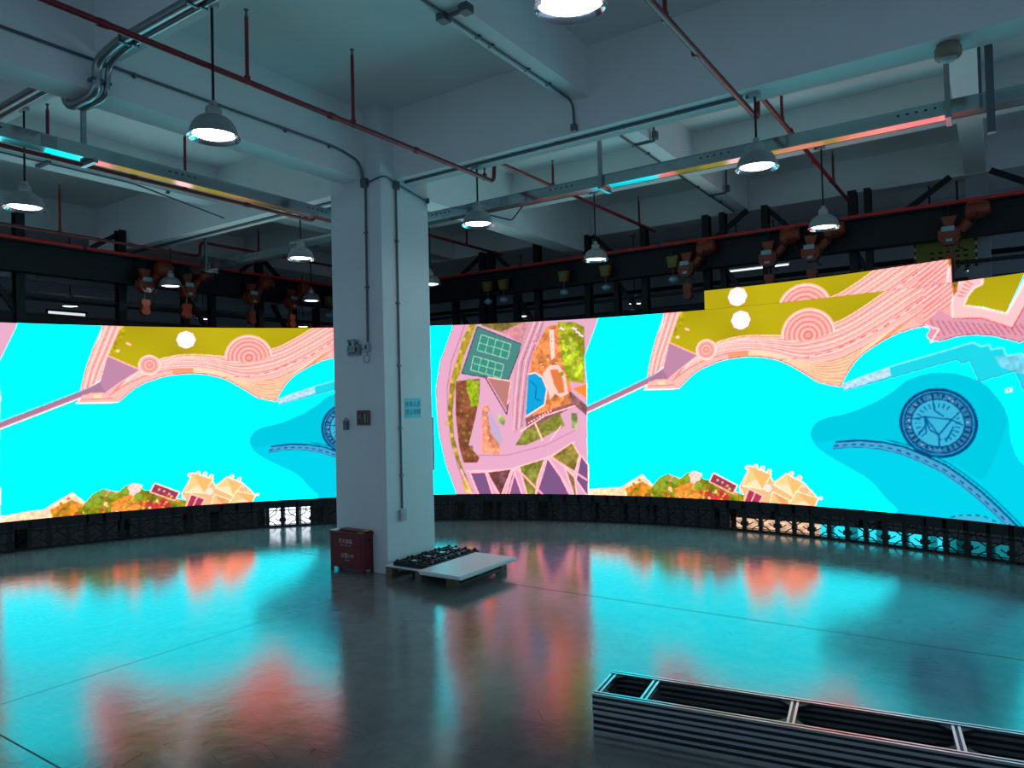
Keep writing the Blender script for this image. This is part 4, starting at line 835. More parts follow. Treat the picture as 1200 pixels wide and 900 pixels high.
# open die-cast cabinet frames that carry the wall: 0.5 m wide, 0.46 m high
q = MB()
W, H = 0.5, 0.463
for x in (0.016, W-0.016): q.box((x-0.015, -0.03, 0), (x+0.015, 0.03, H), BLACKFR, 0.003)
q.box((W/2-0.028, -0.03, 0.0), (W/2+0.028, 0.03, H), BLACKFR, 0.005)
q.box((0, -0.03, H-0.13), (W, 0.03, H), BLACKFR); q.box((0, -0.02, 0.0), (W, 0.02, 0.03), BLACKFR)
for x in (0.018, W/2, W-0.018):
    q.box((x-0.036, -0.034, 0.09), (x+0.036, 0.034, 0.15), BLACKFR, 0.005); q.box((x-0.024, -0.03, 0.275), (x+0.024, 0.03, 0.305), BLACKFR, 0.005)
    q.box((x-0.045, -0.05, 0.0), (x+0.045, 0.05, 0.025), BLACKFR, 0.005)
for s in (-1, 1):
    cxx = W/2
    q.tube(fillet([(cxx, 0, .285), (cxx+s*.24, 0, .285)], .02), .008, BLACKFR, 6)
    q.tube(fillet([(cxx+s*.235, 0, .36), (cxx+s*.15, 0, .345), (cxx+s*.145, 0, .235), (cxx+s*.03, 0, .16)], .04), .009, BLACKFR, 6)
    q.tube(fillet([(cxx, 0, .10), (cxx+s*.08, 0, .09), (cxx+s*.14, 0, .03)], .03), .009, BLACKFR, 6)
    q.tube(fillet([(cxx+s*.235, 0, .12), (cxx+s*.18, 0, .11), (cxx+s*.12, 0, .15)], .03), .008, BLACKFR, 6)
nfr = int((SB-SA)/0.5)
proto = None
for k in range(nfr):
    s = SA + 0.5*k + 0.06; t = TH0 - (s+0.25)/RR
    P = on_arc(s, 0, RR-0.0); 
    # local +x runs towards larger s (to the right)
    ang = t - PI/2
    if proto is None: proto = q.build('cabinet_frame', BLACKFR, wall); fo = proto
    else: fo = proto.copy(); C.collection.objects.link(fo)
    mid = on_arc(s+0.25, 0, RR+0.02); fo.location = (mid[0]-0.25*math.cos(ang), mid[1]-0.25*math.sin(ang), 0.0); fo.rotation_euler.z = ang
# cable strings hanging inside the frames
q = MB()
for k in range(46):
    s = SA+0.4+k*0.4; a = on_arc(s, 0.30, RR+0.05); c_ = on_arc(s+0.18, 0.14+0.05*random.random(), RR+0.06); e = on_arc(s+0.38, 0.33, RR+0.05)
    q.tube(fillet([a, c_, e], 0.15), 0.007, BLACKP, 5)
q.build('data_cables', BLACKP, wall)

# added emissive strips behind the open frames, imitating bright patches seen between them
def glow_strip(name, label, s0, s1, z1, paint, dr=0.30):
    t = thing(name, label, 'glowing strip')
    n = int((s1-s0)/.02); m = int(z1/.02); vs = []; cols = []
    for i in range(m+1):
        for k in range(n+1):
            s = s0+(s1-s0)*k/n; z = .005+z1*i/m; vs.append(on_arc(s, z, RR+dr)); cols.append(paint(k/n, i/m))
    q = MB(); q.add(vs, [(i*(n+1)+k, i*(n+1)+k+1, (i+1)*(n+1)+k+1, (i+1)*(n+1)+k) for i in range(m) for k in range(n)], PICTURE)  # shares the screen's emission material; the glow itself is added
    o = q.build('glow_face', PICTURE, t); at = o.data.color_attributes.new('picture', 'FLOAT_COLOR', 'POINT')
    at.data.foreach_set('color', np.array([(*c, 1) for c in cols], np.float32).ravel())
    arc_shell(s0, s1, .004, z1+.008, RR+dr+.006, RR+dr+.06, BLACKP).build('rear_housing', BLACKP, t)  # dark backing behind the added glow
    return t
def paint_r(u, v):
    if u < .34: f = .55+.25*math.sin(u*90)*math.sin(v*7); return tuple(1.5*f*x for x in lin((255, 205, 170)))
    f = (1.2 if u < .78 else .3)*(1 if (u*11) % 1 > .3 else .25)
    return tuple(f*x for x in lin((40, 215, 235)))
glow_strip('bright_patch_strip', 'added low glow strip in peach and cyan behind the open frames at the right', 2.35, 6.0, .15, paint_r)
glow_strip('bright_patch_strip', 'added low pale glow strip behind the open frames at the left', -5.75, -4.95, .30, lambda u, v: tuple((2.2 if (u*3) % 1 > .25 else .08)*x for x in lin((225, 232, 245))))

# ------------------------------------------------------------------ steelwork behind the screen: girders, posts, braces
def steel_frame(name, label, along, fixed, a0, a1, posts, braces, stubs):
    root = thing(name, label, 'steel frame')
    P = (lambda u, w, z: (u, fixed+w, z)) if along == 'x' else (lambda u, w, z: (fixed+w, u, z))
    def bx(q, u0, u1, w0, w1, z0, z1, m=DARKSTEEL): q.box(P(u0, w0, z0), P(u1, w1, z1), m)
    q = MB(); bx(q, a0, a1, -.12, .12, 4.79, 4.82); bx(q, a0, a1, -.12, .12, 4.33, 4.36); bx(q, a0, a1, -.012, .012, 4.34, 4.80); q.build('runway_girder', DARKSTEEL, root)
    q = MB(); u = a0
    while u < a1 - .1:
        e = min(u+3.0, a1); q.bar(P(u+.03, -.10, 4.845), P(e-.03, -.10, 4.845), .03, .045, RAILRED); u = e
    q.build('conductor_rail', RAILRED, root)
    q = MB(); bx(q, a0, a1, .20, .34, 3.52, 3.72); bx(q, a0, a1, .17, .37, 3.70, 3.73); bx(q, a0, a1, .17, .37, 3.50, 3.52); q.build('lower_beam', DARKSTEEL, root)
    q = MB(); bx(q, a0, a1, .22, .30, 3.98, 4.03); q.build('tie_rail', DARKSTEEL, root)
    for u, w, top in posts:
        q = MB(); bx(q, u-w/2, u+w/2, .14, .16, 0, top); bx(q, u-w/2, u+w/2, .28, .30, 0, top); bx(q, u-.008, u+.008, .15, .29, 0, top); q.build('post', DARKSTEEL, root)
    for u0, z0, u1, z1 in braces:
        q = MB(); q.bar(P(u0, .22, z0), P(u1, .22, z1), .06, .08, DARKSTEEL); q.build('brace', DARKSTEEL, root)
    return root
TOPZ = 5.345
steel_frame('steel_support_frame', 'dark steel frame with a red rail behind the left half of the screen', 'x', 12.72, -3, 12.24,
    [(4.65,.10,TOPZ-.02),(5.14,.13,TOPZ-.02),(6.76,.13,TOPZ-.02),(7.98,.10,4.34),(8.55,.10,4.34),(9.67,.12,TOPZ-.02),(10.56,.10,4.34),(11.2,.10,4.34),(2.6,.12,TOPZ-.02),(11.9,.13,TOPZ-.02)],
    [(4.7,4.34,5.1,3.73),(6.1,4.82,6.72,5.25),(7.98,4.34,8.4,3.73),(9.7,5.3,9.1,4.82),(9.7,5.3,10.3,4.82),(10.0,4.3,10.4,3.73)], [])
steel_frame('steel_support_frame', 'dark steel frame with a red rail behind the right half of the screen', 'y', 12.38, -4, 12.9,
    [(9.95,.10,4.34),(9.18,.12,TOPZ-.02),(8.95,.10,TOPZ-.02),(8.31,.12,4.34),(7.79,.12,TOPZ-.02),(6.62,.12,TOPZ-.02),(6.0,.10,4.34),(5.42,.12,TOPZ-.02),(4.23,.12,TOPZ-.02),(3.93,.10,TOPZ-.02),(3.2,.11,TOPZ-.02),(1.84,.13,TOPZ-.02),(1.62,.10,TOPZ-.02),(-.9,.13,TOPZ-.02)],
    [(9.18,5.3,9.9,4.82),(8.9,5.3,8.4,4.82),(10.0,4.3,9.6,3.73),(8.3,4.3,7.95,3.73),(6.5,5.3,6.0,4.82),(6.0,4.3,5.55,3.73),(4.2,4.82,3.5,5.3),(3.2,5.3,2.75,4.82),(3.9,4.3,3.5,3.73),(1.2,4.82,.5,5.3),(0.0,5.3,-.8,4.82),(1.8,4.3,1.5,3.73)], [])
# slim ladder behind the frame
t = thing('access_ladder', 'slim dark vertical ladder standing behind the middle of the screen', 'ladder', (12.85, 9.3, 0))
for dy in (-.17, .17):
    q = MB(); q.box((-.02, dy-.02, 0), (.02, dy+.02, 4.25)); q.build('stile', DARKSTEEL, t)
for k in range(10):
    q = MB(); q.tube([(0, -.17, .35+k*.4), (0, .17, .35+k*.4)], .014, DARKSTEEL, 6); q.build('rung', DARKSTEEL, t)

# ------------------------------------------------------------------ electric chain hoists hanging from the girders
def make_hoist(label):
    t = thing('chain_hoist', label, 'chain hoist', group=None)       # local x: along girder, y: towards the viewer, origin at hook
    q = MB(); q.prism([(-.10,0),(.10,0),(.06,-.13),(-.06,-.13)], (0,-.04,0), (1,0,0), (0,0,1), (0,1,0), .08, HOISTO); q.tube([(0,0,.0),(0,0,.09)], .02, DARKSTEEL); q.tube(arc((0,0,.10), .035, -PI/2, PI, (1,0,0), (0,0,1), 8), .012, DARKSTEEL, 6); q.build('suspension_plate', HOISTO, t)
    q = MB(); pts = [(.15*math.cos(PI/8+k*PI/4), -.28+.15*math.sin(PI/8+k*PI/4)) for k in range(8)]
    q.prism(pts, (0,-.10,0), (1,0,0), (0,0,1), (0,1,0), .17, HOISTO); q.prism([(a*.62, b*.62-.106) for a, b in pts], (0,-.125,0), (1,0,0), (0,0,1), (0,1,0), .03, HOISTO)
    bo = q.build('gear_housing', HOISTO, t)
    q = MB(); q.box((-.09,-.115+.0,-.23), (.07,-.128,-.16), LABELBLUE); q.build('rating_plate', LABELBLUE, bo)
    q = MB(); q.box((-.04,-.115,-.38), (.04,-.128,-.34), LABELBLUE); q.build('maker_plate', LABELBLUE, bo)
    q = MB(); q.tube([(.13,.02,-.22),(.22,.02,-.12),(.24,.02,-.10)], .07, HOISTO, 14); q.build('coupling', HOISTO, t)
    q = MB(); q.tube([(.20,-.02,.03),(.215,-.02,.03),(.22,-.02,.03),(.42,-.02,.05),(.43,-.02,.05),(.50,-.02,.055)], [.08,.11,.125,.125,.11,.09], HOISTO, 16)
    for a in range(8): 
        an = a*PI/4; q.bar((.24,-.02+.125*math.cos(an),.04+.125*math.sin(an)), (.41,-.02+.125*math.cos(an),.055+.125*math.sin(an)), .012, .02, HOISTO)
    q.build('motor', HOISTO, t)
    q = MB(); q.tube([(0,0,-.40),(0,0,-.56)], .012, CHAIN, 6); q.build('load_chain', CHAIN, t)
    q = MB(); q.prism([(-.07,-.54),(.07,-.54),(.08,-.60),(.055,-.66),(.085,-.76),(.04,-.81),(-.05,-.81),(-.085,-.76),(-.055,-.66),(-.08,-.60)], (0,-.05,0), (1,0,0), (0,0,1), (0,1,0), .10, HOISTO); q.build('hook_block', HOISTO, t)
    q = MB(); q.tube(fillet([(.36,-.14,-.02),(.30,-.16,-.20),(.17,-.15,-.30),(.10,-.13,-.46),(.16,-.08,-.50)], .12), .011, BLACKP, 6); q.tube(fillet([(.42,-.12,-.02),(.46,-.14,-.24),(.30,-.12,-.36),(.12,-.10,-.30)], .12), .009, BLACKP, 6); q.build('control_cable', BLACKP, t)
    q = MB(); q.box((-.015,-.015,.12), (.015,.015,.17)); q.box((-.10,-.03,.15), (.10,.088,.175)); q.build('trolley_hanger', DARKSTEEL, t)
    return t
RW = lambda lab: lab
h0 = make_hoist('')
HR = [(4.45, 'orange chain hoist just right of the yellow hook block above the raised screen row'),
      (3.06, 'orange chain hoist with blue plate, left one of the pair behind the hanging lamp'),
      (2.40, 'orange chain hoist, right one of the pair, just behind the hanging lamp'),
      (0.52, 'red orange chain hoist in front of the yellow hazard board')]
HL = [(6.95, 'brown orange chain hoist above the left screen, furthest left'),
      (7.75, 'brown orange chain hoist behind the hanging lamp left of the column'),
      (9.15, 'shadowed chain hoist halfway between the left lamps and the column'),
      (10.15, 'shadowed chain hoist nearest the left side of the column')]
first = True
HZ = 4.62
for u, lab in HR:
    # along +y is to the left for the viewer, the hoist's local x must run to the right: -y
    if first: o = h0; o['label'] = lab; first = False
    else: o = dup(h0, (0,0,0), 0, lab)
    o.location = (12.17, u, HZ); o.rotation_euler.z = -PI/2; o['group'] = 'chain hoists under the girders'
for u, lab in HL:
    o = dup(h0, (u, 12.50, HZ-.02), 0.0, lab, 'chain hoists under the girders')
def make_block():
    t = thing('hook_block', '', 'hook block')
    q = MB(); q.prism([(-.11,0),(.11,0),(.07,-.20),(-.07,-.20)], (0,-.05,0), (1,0,0), (0,0,1), (0,1,0), .10, HOISTY); q.build('cheek_plate', HOISTY, t)
    q = MB(); q.tube([(0,-.055,-.09),(0,.055,-.09)], .045, SIGNGREEN, 12); q.build('sheave', SIGNGREEN, t)
    q = MB(); q.tube([(0,0,-.20),(0,0,-.36)], .012, CHAIN, 6); q.build('chain', CHAIN, t)
    q = MB(); q.lathe((0,0,-.43), [(.0,.07),(.05,.065),(.085,.03),(.085,0),(.05,-.035),(0,-.045)], LABELBLUE, 16); q.build('hook_disc', LABELBLUE, t)
    q = MB(); q.box((-.02,-.02,0), (.02,.02,.1)); q.box((-.02,-.02,.08), (.02,.058,.12)); q.build('hanger', DARKSTEEL, t)
    return t
b0 = make_block(); first = True
for x, y, rz, lab in ((12.2, 4.72, -PI/2, 'yellow hook block with a pale disc above the left end of the raised row'),
                  (12.2, 6.05, -PI/2, 'yellow hook block with a pale disc above the seam between the middle and right pictures'),
                  (12.2, 6.95, -PI/2, 'dim yellow hook block left of the second hanging lamp right of the column'),
                  (12.2, 8.38, -PI/2, 'dim hook block, right one of the pair just right of the column'),
                  (12.2, 8.78, -PI/2, 'dim hook block, left one of the pair just right of the column'),
                  (11.25, 12.54, 0, 'dim hook block against the left edge of the column')):
    if first: o = b0; first = False; o['label'] = lab
    else: o = dup(b0, (0,0,0), 0, lab)
    o.location = (x, y, 4.60 if x == 12.2 else 4.56); o.rotation_euler.z = rz; o['group'] = 'hook blocks under the girders'
# hazard board
t = thing('hazard_board', 'yellow board with a hatched black and white edge behind the red orange hoist', 'sign', (13.0, .62, 4.22))
q = MB(); q.box((-.01,-.42,-.22), (.01,.42,.22)); q.build('panel', YELLOWP, t)
q = MB()
for k in range(14):
    for z in (-.235, .205): q.box((-.02,-.42+k*.06,z), (-.011,-.42+k*.06+.03,z+.03), WHITEBOARD if k % 2 else BLACKP)
for k in range(7):
    for y in (-.42, .39): q.box((-.02,y,-.2+k*.06), (-.011,y+.03,-.17+k*.06), WHITEBOARD if k % 2 else BLACKP)
for i in range(5):
    for j in range(3): q.box((-.014,-.3+i*.11,-.15+j*.08), (-.011,-.24+i*.11,-.12+j*.08), DARKSTEEL)
q.build('hatched_border', BLACKP, t)
q = MB(); q.box((.0,-.2,.2),(.02,-.17,1.1)); q.box((.0,.17,.2),(.02,.2,1.1)); q.build('hanger', DARKSTEEL, t)

# ------------------------------------------------------------------ pendant lamps
def make_lamp(rod):
    t = thing('pendant_lamp', '', 'lamp')
    q = MB(); q.tube([(0,0,.26),(0,0,rod-.03)], .011, RODMETAL, 8); q.build('rod', RODMETAL, t)
    q = MB(); q.box((-.035,-.05,rod-.035), (.035,.05,rod)); q.tube([(0,.05,rod-.018),(0,.085,rod-.018)], .016, CONDUIT, 8); q.build('ceiling_box', SWITCHG, t)
    q = MB(); q.lathe((0,0,0), [(.0,.285),(.028,.285),(.030,.262),(.030,.246),(.056,.236),(.062,.222),(.062,.168),(.060,.160)], LAMPCAP, 24); 
    for k in range(6): q.box((.058*math.cos(k*PI/3)-.004,.058*math.sin(k*PI/3)-.004,.19), (.066*math.cos(k*PI/3)+.004,.066*math.sin(k*PI/3)+.004,.20), BLACKP)
    q.build('socket_cap', LAMPCAP, t)
    q = MB(); q.lathe((0,0,0), [(.060,.165),(.085,.160),(.115,.145),(.145,.118),(.168,.08),(.180,.045),(.184,.02),(.200,.0),(.202,-.006),(.200,-.010)], LAMPMETAL, 40); q.build('shade', LAMPMETAL, t)
    q = MB(); q.lathe((0,0,0), [(.200,-.010),(.196,-.004),(.180,.018),(.172,.045),(.155,.085),(.125,.12),(.08,.145),(.0,.15)], REFLECT, 40); q.build('reflector', REFLECT, t)
    q = MB(); q.lathe((0,0,0), [(0,.118),(.07,.108),(.115,.075),(.145,.038),(.152,.022),(.14,.012),(.09,.003),(0,-.002)], BULB, 32); q.build('bulb', BULB, t)
    return t
G = 'pendant lamps hanging in rows'
LAMPS = [(3.43,1.87,5.35,'pendant lamp cut off by the top edge, brightest and closest'),
 (3.42,5.11,5.35,'dark domed pendant lamp hanging at the upper left, largest complete one'),
 (3.43,8.47,5.35,'bright pendant lamp nearest the left edge'),
 (6.99,1.84,4.995,'bright pendant lamp under the end of the sloping red pipe on the right'),
 (7.07,5.212,4.995,'bright pendant lamp just right of the column'),
 (7.06,8.46,4.995,'pendant lamp just left of the column, in front of the steel girder'),
 (7.2,12.1,4.995,'pendant lamp with bluish rim among the left hoists'),
 (10.06,5.15,5.35,'pendant lamp second to the right of the column at girder height'),
 (10.10,1.83,5.35,'pendant lamp in front of the pair of orange hoists'),
 (10.15,8.6,5.35,'pendant lamp half hidden behind the right edge of the column'),
 (10.1,11.8,5.35,'small pendant lamp left of the column, lower and further than its neighbour'),
 (7.26,15.9,SLAB,'far pendant lamp beside the daylit window at the left'),
 (10.4,16.1,SLAB,'small far pendant lamp between the two left hoist pairs'),
 (13.3,15.9,SLAB,'tiny far pendant lamp touching the screen top beside the column'),
 (15.68,10.2,SLAB,'tiny far pendant lamp above the tennis courts on the screen'),
 (15.5,6.95,SLAB,'tiny far pendant lamp above the left end of the right picture'),
 (15.65,.27,SLAB,'far pendant lamp at the right edge over the screen')]
protos = {}
for x, y, zt, lab in LAMPS:
    rod = round(zt-4.28, 3)
    if rod not in protos: o = protos[rod] = make_lamp(rod)
    else: o = dup(protos[rod], (0,0,0), 0, lab)
    o.location = (x, y, 4.28); o['label'] = lab; o['group'] = G

# ------------------------------------------------------------------ sprinkler pipes
def coupling(q, c, ax, r=.034): 
    c = Vector(c); ax = Vector(ax); q.tube([c-ax*.04, c-ax*.025, c+ax*.025, c+ax*.04], [r*.92, r, r, r*.92], REDPIPE, 12)
def sprinkler(label, pts, risers, r=.026, coup=()):
    t = thing('sprinkler_pipe', label, 'sprinkler pipe', pts[0]); o0 = Vector(pts[0]); g = lambda p: tuple(Vector(p)-o0)
    q = MB(); q.tube([g(p) for p in fillet(pts, .09)], r, REDPIPE, 12)
    for c in coup: coupling(q, g(c), (1,0,0))
    q.build('main_pipe', REDPIPE, t)
    for x, y, z0, z1 in risers:
        q = MB(); q.tube([g((x,y,z0)), g((x,y,z1-.08))], .017, REDPIPE, 10); q.tube([g((x,y,z0-.02)), g((x,y,z0+.05))], .027, REDPIPE, 10)
        rp = q.build('riser', REDPIPE, t)
        q = MB(); q.tube([g((x,y,z1-.08)), g((x,y,z1-.05)), g((x,y,z1-.03)), g((x,y,z1-.01))], [.018,.010,.010,.022], CHAIN, 8); q.build('sprinkler_head', CHAIN, rp)
    t['group'] = 'red sprinkler pipes'; return t
z = 4.86
sprinkler('thick red pipe running from the top left corner past the column head', [(-4,5.18,z),(7.34,5.15,z),(7.36,5.15,5.12),(7.42,5.13,5.12),(12.3,5.08,5.12)], [(4.98,5.16,z,5.62),(3.78,5.165,z,5.34+.15),(7.15,5.155,z,4.99),(11.65,5.10,5.12,5.62),(8.75,5.12,5.12,5.5)], coup=[(4.7,5.16,z),(5.9,5.155,z),(2.6,5.17,z),(1.2,5.175,z)])
sprinkler('red pipe sloping down from the top edge towards the right hand lamp', [(-4,1.93,z),(7.30,1.90,z),(7.32,1.90,5.12),(7.4,1.89,5.12),(12.3,1.86,5.12)], [(8.25,1.885,5.12,5.6),(11.15,1.87,5.12,5.6),(4.95,1.92,z,5.6)], coup=[(4.2,1.92,z),(8.6,1.88,5.12),(5.6,1.92,z),(9.9,1.88,5.12),(11.0,1.87,5.12)])
sprinkler('red pipe under the left cable tray ending in an elbow beside the column', [(-4,8.38,z),(7.25,8.38,z),(7.27,8.38,5.12),(7.35,8.38,5.12),(12.2,8.4,5.12)], [(5.2,8.38,z,5.6),(3.62,8.38,z,5.34+.1),(7.1,8.38,z,4.99),(11.0,8.39,5.12,5.6)], coup=[(4.55,8.38,z),(6.1,8.38,z),(2.9,8.38,z)])
sprinkler('thin red pipe crossing above the steel girder at the left', [(-4,11.9,z),(7.65,11.9,z),(7.66,11.9,5.12),(7.9,11.9,5.12),(12.0,11.9,5.12)], [(5.3,11.9,z,5.62),(8.9,11.9,5.12,5.6)], coup=[(3.9,11.9,z),(6.4,11.9,z)])

# ------------------------------------------------------------------ cable trays
def tray(label, p, q_, w, h, z, hangers):
    t = thing('cable_tray', label, 'cable tray', (p[0], p[1], z)); d = Vector((q_[0]-p[0], q_[1]-p[1], 0)); L = d.length; d.normalize(); s = Vector((-d.y, d.x, 0))
    q = MB(); q.obox(d*L/2 + Vector((0,0,.003)), d, s, (0,0,1), (L/2, w/2, .003)); 
    for k in (-1, 1): q.obox(d*L/2 + s*k*w/2 + Vector((0,0,h/2)), d, s, (0,0,1), (L/2, .003, h/2)); q.obox(d*L/2 + s*(k*(w/2-.012)) + Vector((0,0,h)), d, s, (0,0,1), (L/2, .012, .0025))
    n = int(L/1.9)
    for k in range(n):
        for j in range(5):
            c = d*(k*1.9+.8+j*.075)
            for e in (-1, 1): q.obox(c + s*e*(w/2+.0035) + Vector((0,0,h*.62)), d, s, (0,0,1), (.011, .001, .008), BLACKP)
    q.build('channel', GALVTRAY, t)
    for k in range(int(L/3)):
        c = d*(k*3+1.2)
        for e in (-1, 1):
            q = MB(); q.obox(c + s*e*(w/2+.005) + Vector((0,0,h*.5)), d, s, (0,0,1), (.07, .002, h*.42)); q.build('joint_plate', GALV, t)
    for u, zt in hangers:
        q = MB(); c = d*u
        q.obox(c + s*(w/2+.03) + Vector((0,0,(zt-z)/2)), d, s, (0,0,1), (.022, .018, (zt-z)/2+.03)); q.obox(c + Vector((0,0,-.025)), d, s, (0,0,1), (.022, w/2+.06, .02)); q.build('hanger', GALV, t)
    return t
tray('long galvanised cable tray running left of the column with a glowing coloured reflection', (-4,7.46), (7.5,7.46), .15, .13, 4.62, [(1.6,5.88),(4.4,5.88),(7.6,5.88)])
tray('long galvanised cable tray crossing right of the column with a glowing coloured reflection', (7.70,-8), (7.70,9.4), .15, .13, 4.62, [(8.3,5.88),(11.8,5.88)])
tray('galvanised cable tray rising from the steel girder to the left edge of the column', (7.70,9.45), (7.70,12.45), .15, .13, 4.58, [(2.2,5.88)])
tray('pale cable tray beyond the steel posts at the far left', (-4,15.2), (8.0,15.2), .3, .14, 4.62, [(4,5.88),(9,5.88)])
t = thing('vertical_cable_channel', 'grey vertical channel dropping past the right hand cross beam', 'cable channel', (7.36,-.02,4.3))
q = MB(); q.box((-.03,-.03,.0), (.03,.03,1.58)); q.build('channel', CONDUIT, t)
q = MB(); q.tube([(0,.07,.35),(0,.07,1.0)], .012, CONDUIT, 8); q.tube([(.0,.07,1.0),(0,.03,1.05)], .012, CONDUIT, 8); q.build('side_conduit', CONDUIT, t)

# ------------------------------------------------------------------ conduits
def conduit(name, label, pts, r=.013, boxes=(), clips=(), m=None, rad=.09):
    o0 = Vector(pts[0]); g = lambda p: Vector(p)-o0
    t = thing(name, label, 'conduit', pts[0])
    q = MB(); q.tube([g(p) for p in fillet(pts, rad)], r, m or CONDUIT, 10); q.build('tube', m or CONDUIT, t)
    for c, h in boxes:
        q = MB(); c = g(c); q.box(tuple(c-Vector(h)), tuple(c+Vector(h)), m or CONDUIT, .006); q.build('junction_box', CONDUIT, t)
    for c, h in clips:
        q = MB(); c = g(c); q.box(tuple(c-Vector(h)), tuple(c+Vector(h)), CONDUIT); q.build('clip', CONDUIT, t)
    return t
Y = 6.635
conduit('electrical_conduit', 'grey conduit running along the left beam and bending down to the column', [(-3,Y,5.262),(6.15,Y,5.275),(6.50,Y-.0,5.20),(6.552,6.62,4.96)], .014, rad=.25,
        clips=[((x,Y+.004,5.262),(.012,.014,.024)) for x in (2.2,3.35,3.62,4.45,5.35,6.0)])
conduit('electrical_conduit', 'grey conduit down the left face of the column to the emergency light', [(6.555,6.60,4.96),(6.555,6.615,2.90)], .014, boxes=[((6.545,6.605,4.93),(.03,.05,.055))], clips=[((6.56,6.61,z),(.012,.03,.012)) for z in (4.3,3.6)])
conduit('electrical_conduit', 'thin grey conduit down the right face of the column to a switch', [(6.84,6.34,4.95),(6.835,6.34,.78)], .012, boxes=[((6.842,6.335,4.92),(.045,.022,.055))], clips=[((6.838,6.344,z),(.028,.012,.012)) for z in (4.2,3.4,2.6,1.8,1.2)])
conduit('electrical_conduit', 'thin conduit wrapping round the column head below the beams', [(6.545,6.55,4.93),(6.545,6.33,4.96),(6.66,6.33,4.99),(6.80,6.333,4.955),(7.10,6.335,4.90),(7.46,6.335,4.84)], .011, rad=.1, boxes=[((7.45,6.33,4.85),(.018,.02,.035))])
conduit('electrical_conduit', 'dark conduit along the underside of the right main beam', [(6.97,6.30,4.982),(6.96,1.95,4.982)], .018, rad=.02, clips=[((6.965,y,4.985),(.03,.012,.012)) for y in (5.6,4.6,4.0,3.2,2.6)])
conduit('electrical_conduit', 'conduit under the near cross beam bending down to the main beam', [(-2,3.70,5.335),(6.55,3.71,5.335),(6.80,3.705,5.33),(6.81,3.70,5.02)], .013, rad=.22,
        boxes=[((4.65,3.735,5.325),(.05,.045,.035)),((4.65,3.50,5.325),(.05,.045,.035)),((6.80,3.70,5.04),(.03,.03,.04))], clips=[((x,3.71,5.34),(.012,.03,.012)) for x in (5.1,5.3,5.9,6.3)])
conduit('electrical_conduit', 'short conduit strapped across the near cross beam', [(4.65,3.735,5.325),(4.65,3.50,5.325)], .02, rad=.01)
conduit('electrical_conduit', 'conduit under the cross beam right of the column bay', [(7.22,3.75,5.335),(12.7,3.76,5.335)], .013, clips=[((x,3.75,5.34),(.012,.03,.012)) for x in (8.9,9.5,10.8,11.9)])
for x in (8.49, 11.4):
    conduit('electrical_conduit', 'conduit drop crossing the underside of the right cross beam, %s' % ('nearer to the main beam' if x < 9 else 'further, beyond the cable tray'), [(x,3.78,5.332),(x,3.50,5.332),(x,3.49,5.34),(x,3.48,SLAB-.02)], .015, rad=.02, boxes=[((x,3.47,5.40),(.04,.03,.05))])
conduit('electrical_conduit', 'conduit stepping down beyond the lamp right of the column', [(10.0,5.9,5.42),(10.0,6.35,5.42),(9.9,6.60,5.10),(9.0,6.64,5.06),(8.6,6.64,5.05)], .014, rad=.06)
conduit('electrical_conduit', 'conduit along the underside of the far secondary beam at the right', [(10.0,6.5,5.336),(10.0,-6,5.336)], .013)
conduit('electrical_conduit', 'conduit along the underside of the far secondary beam at the left', [(-3,10.12,5.338),(5.0,10.12,5.338),(5.5,10.12,5.338),(6.78,9.9,5.06)], .012, clips=[((4.35,10.2,5.34),(.03,.16,.015)),((6.0,10.12,5.33),(.02,.02,.02))], rad=.15)
conduit('electrical_conduit', 'conduit along the underside of the rear part of the main beam left of the column', [(7.02,7.1,4.982),(7.02,13.5,4.982)], .022)
for k, (dx, r, nm) in enumerate(((0, .042, 'wide'), (.105, .026, 'narrow'))):
    x = 3.245+dx*.9
    conduit('pipe_bundle', '%s metal pipe climbing over the left beam near the top left corner' % nm, [(x,-2,5.30),(x,6.20,5.30),(x,6.56,5.24),(x,6.585,4.98),(x,6.70,4.945),(x,7.02,4.945),(x,7.12,5.0),(x,7.22,5.28),(x,7.5,5.30),(x,13.8,5.30)], r, m=GALV, rad=.14,
            clips=[((x,6.588,5.07),(r+.006,r+.006,.012)),((x,6.1,5.30),(r+.006,.012,r+.006)),((x,5.1,5.30),(r+.006,.012,r+.006))])

# ------------------------------------------------------------------ round fitting under the main beam
t = thing('ceiling_fitting', 'round beige drum fitting under the main beam at the upper right', 'ceiling fitting', (6.98,.26,4.855))
q = MB(); q.lathe((0,0,0), [(.0,.14),(.085,.14),(.085,.115),(.10,.105),(.10,.04),(.092,.025),(.07,.015)], BEIGE, 26); q.build('housing', BEIGE, t)
q = MB(); q.lathe((0,0,0), [(.07,.022),(.055,.0),(.03,-.01),(0,-.012)], SWITCHG, 26); q.build('lens', SWITCHG, t)

# ------------------------------------------------------------------ things on the column
t = thing('emergency_light', 'grey emergency light box with two lamp heads high on the left column face', 'emergency light', (6.57,6.84,2.82))
q = MB(); q.box((-.06,-.10,-.075), (0,.11,.065), BOXGREY, .008); bo = q.build('body', BOXGREY, t)
q = MB()
for y in (-.045,.0,.05): q.tube([(-.062,y,-.045),(-.068,y,-.045)], .011, BLACKP, 10)
q.box((-.066,-.075,-.03),(-.06,-.045,.03),BLACKP); q.tube([(-.062,.07,.01),(-.066,.07,.01)], .008, BLACKP, 8); q.build('indicators', BLACKP, bo)
for y in (-.04, .065):
    q = MB(); q.tube([(-.02,y,.07),(-.035,y,.095)], .012, CONDUIT, 8); q.tube([(-.02,y+.0,.105),(-.05,y+.01,.10),(-.085,y+.02,.088)], [.022,.036,.045], BOXGREY, 14); q.build('lamp_head', BOXGREY, t)
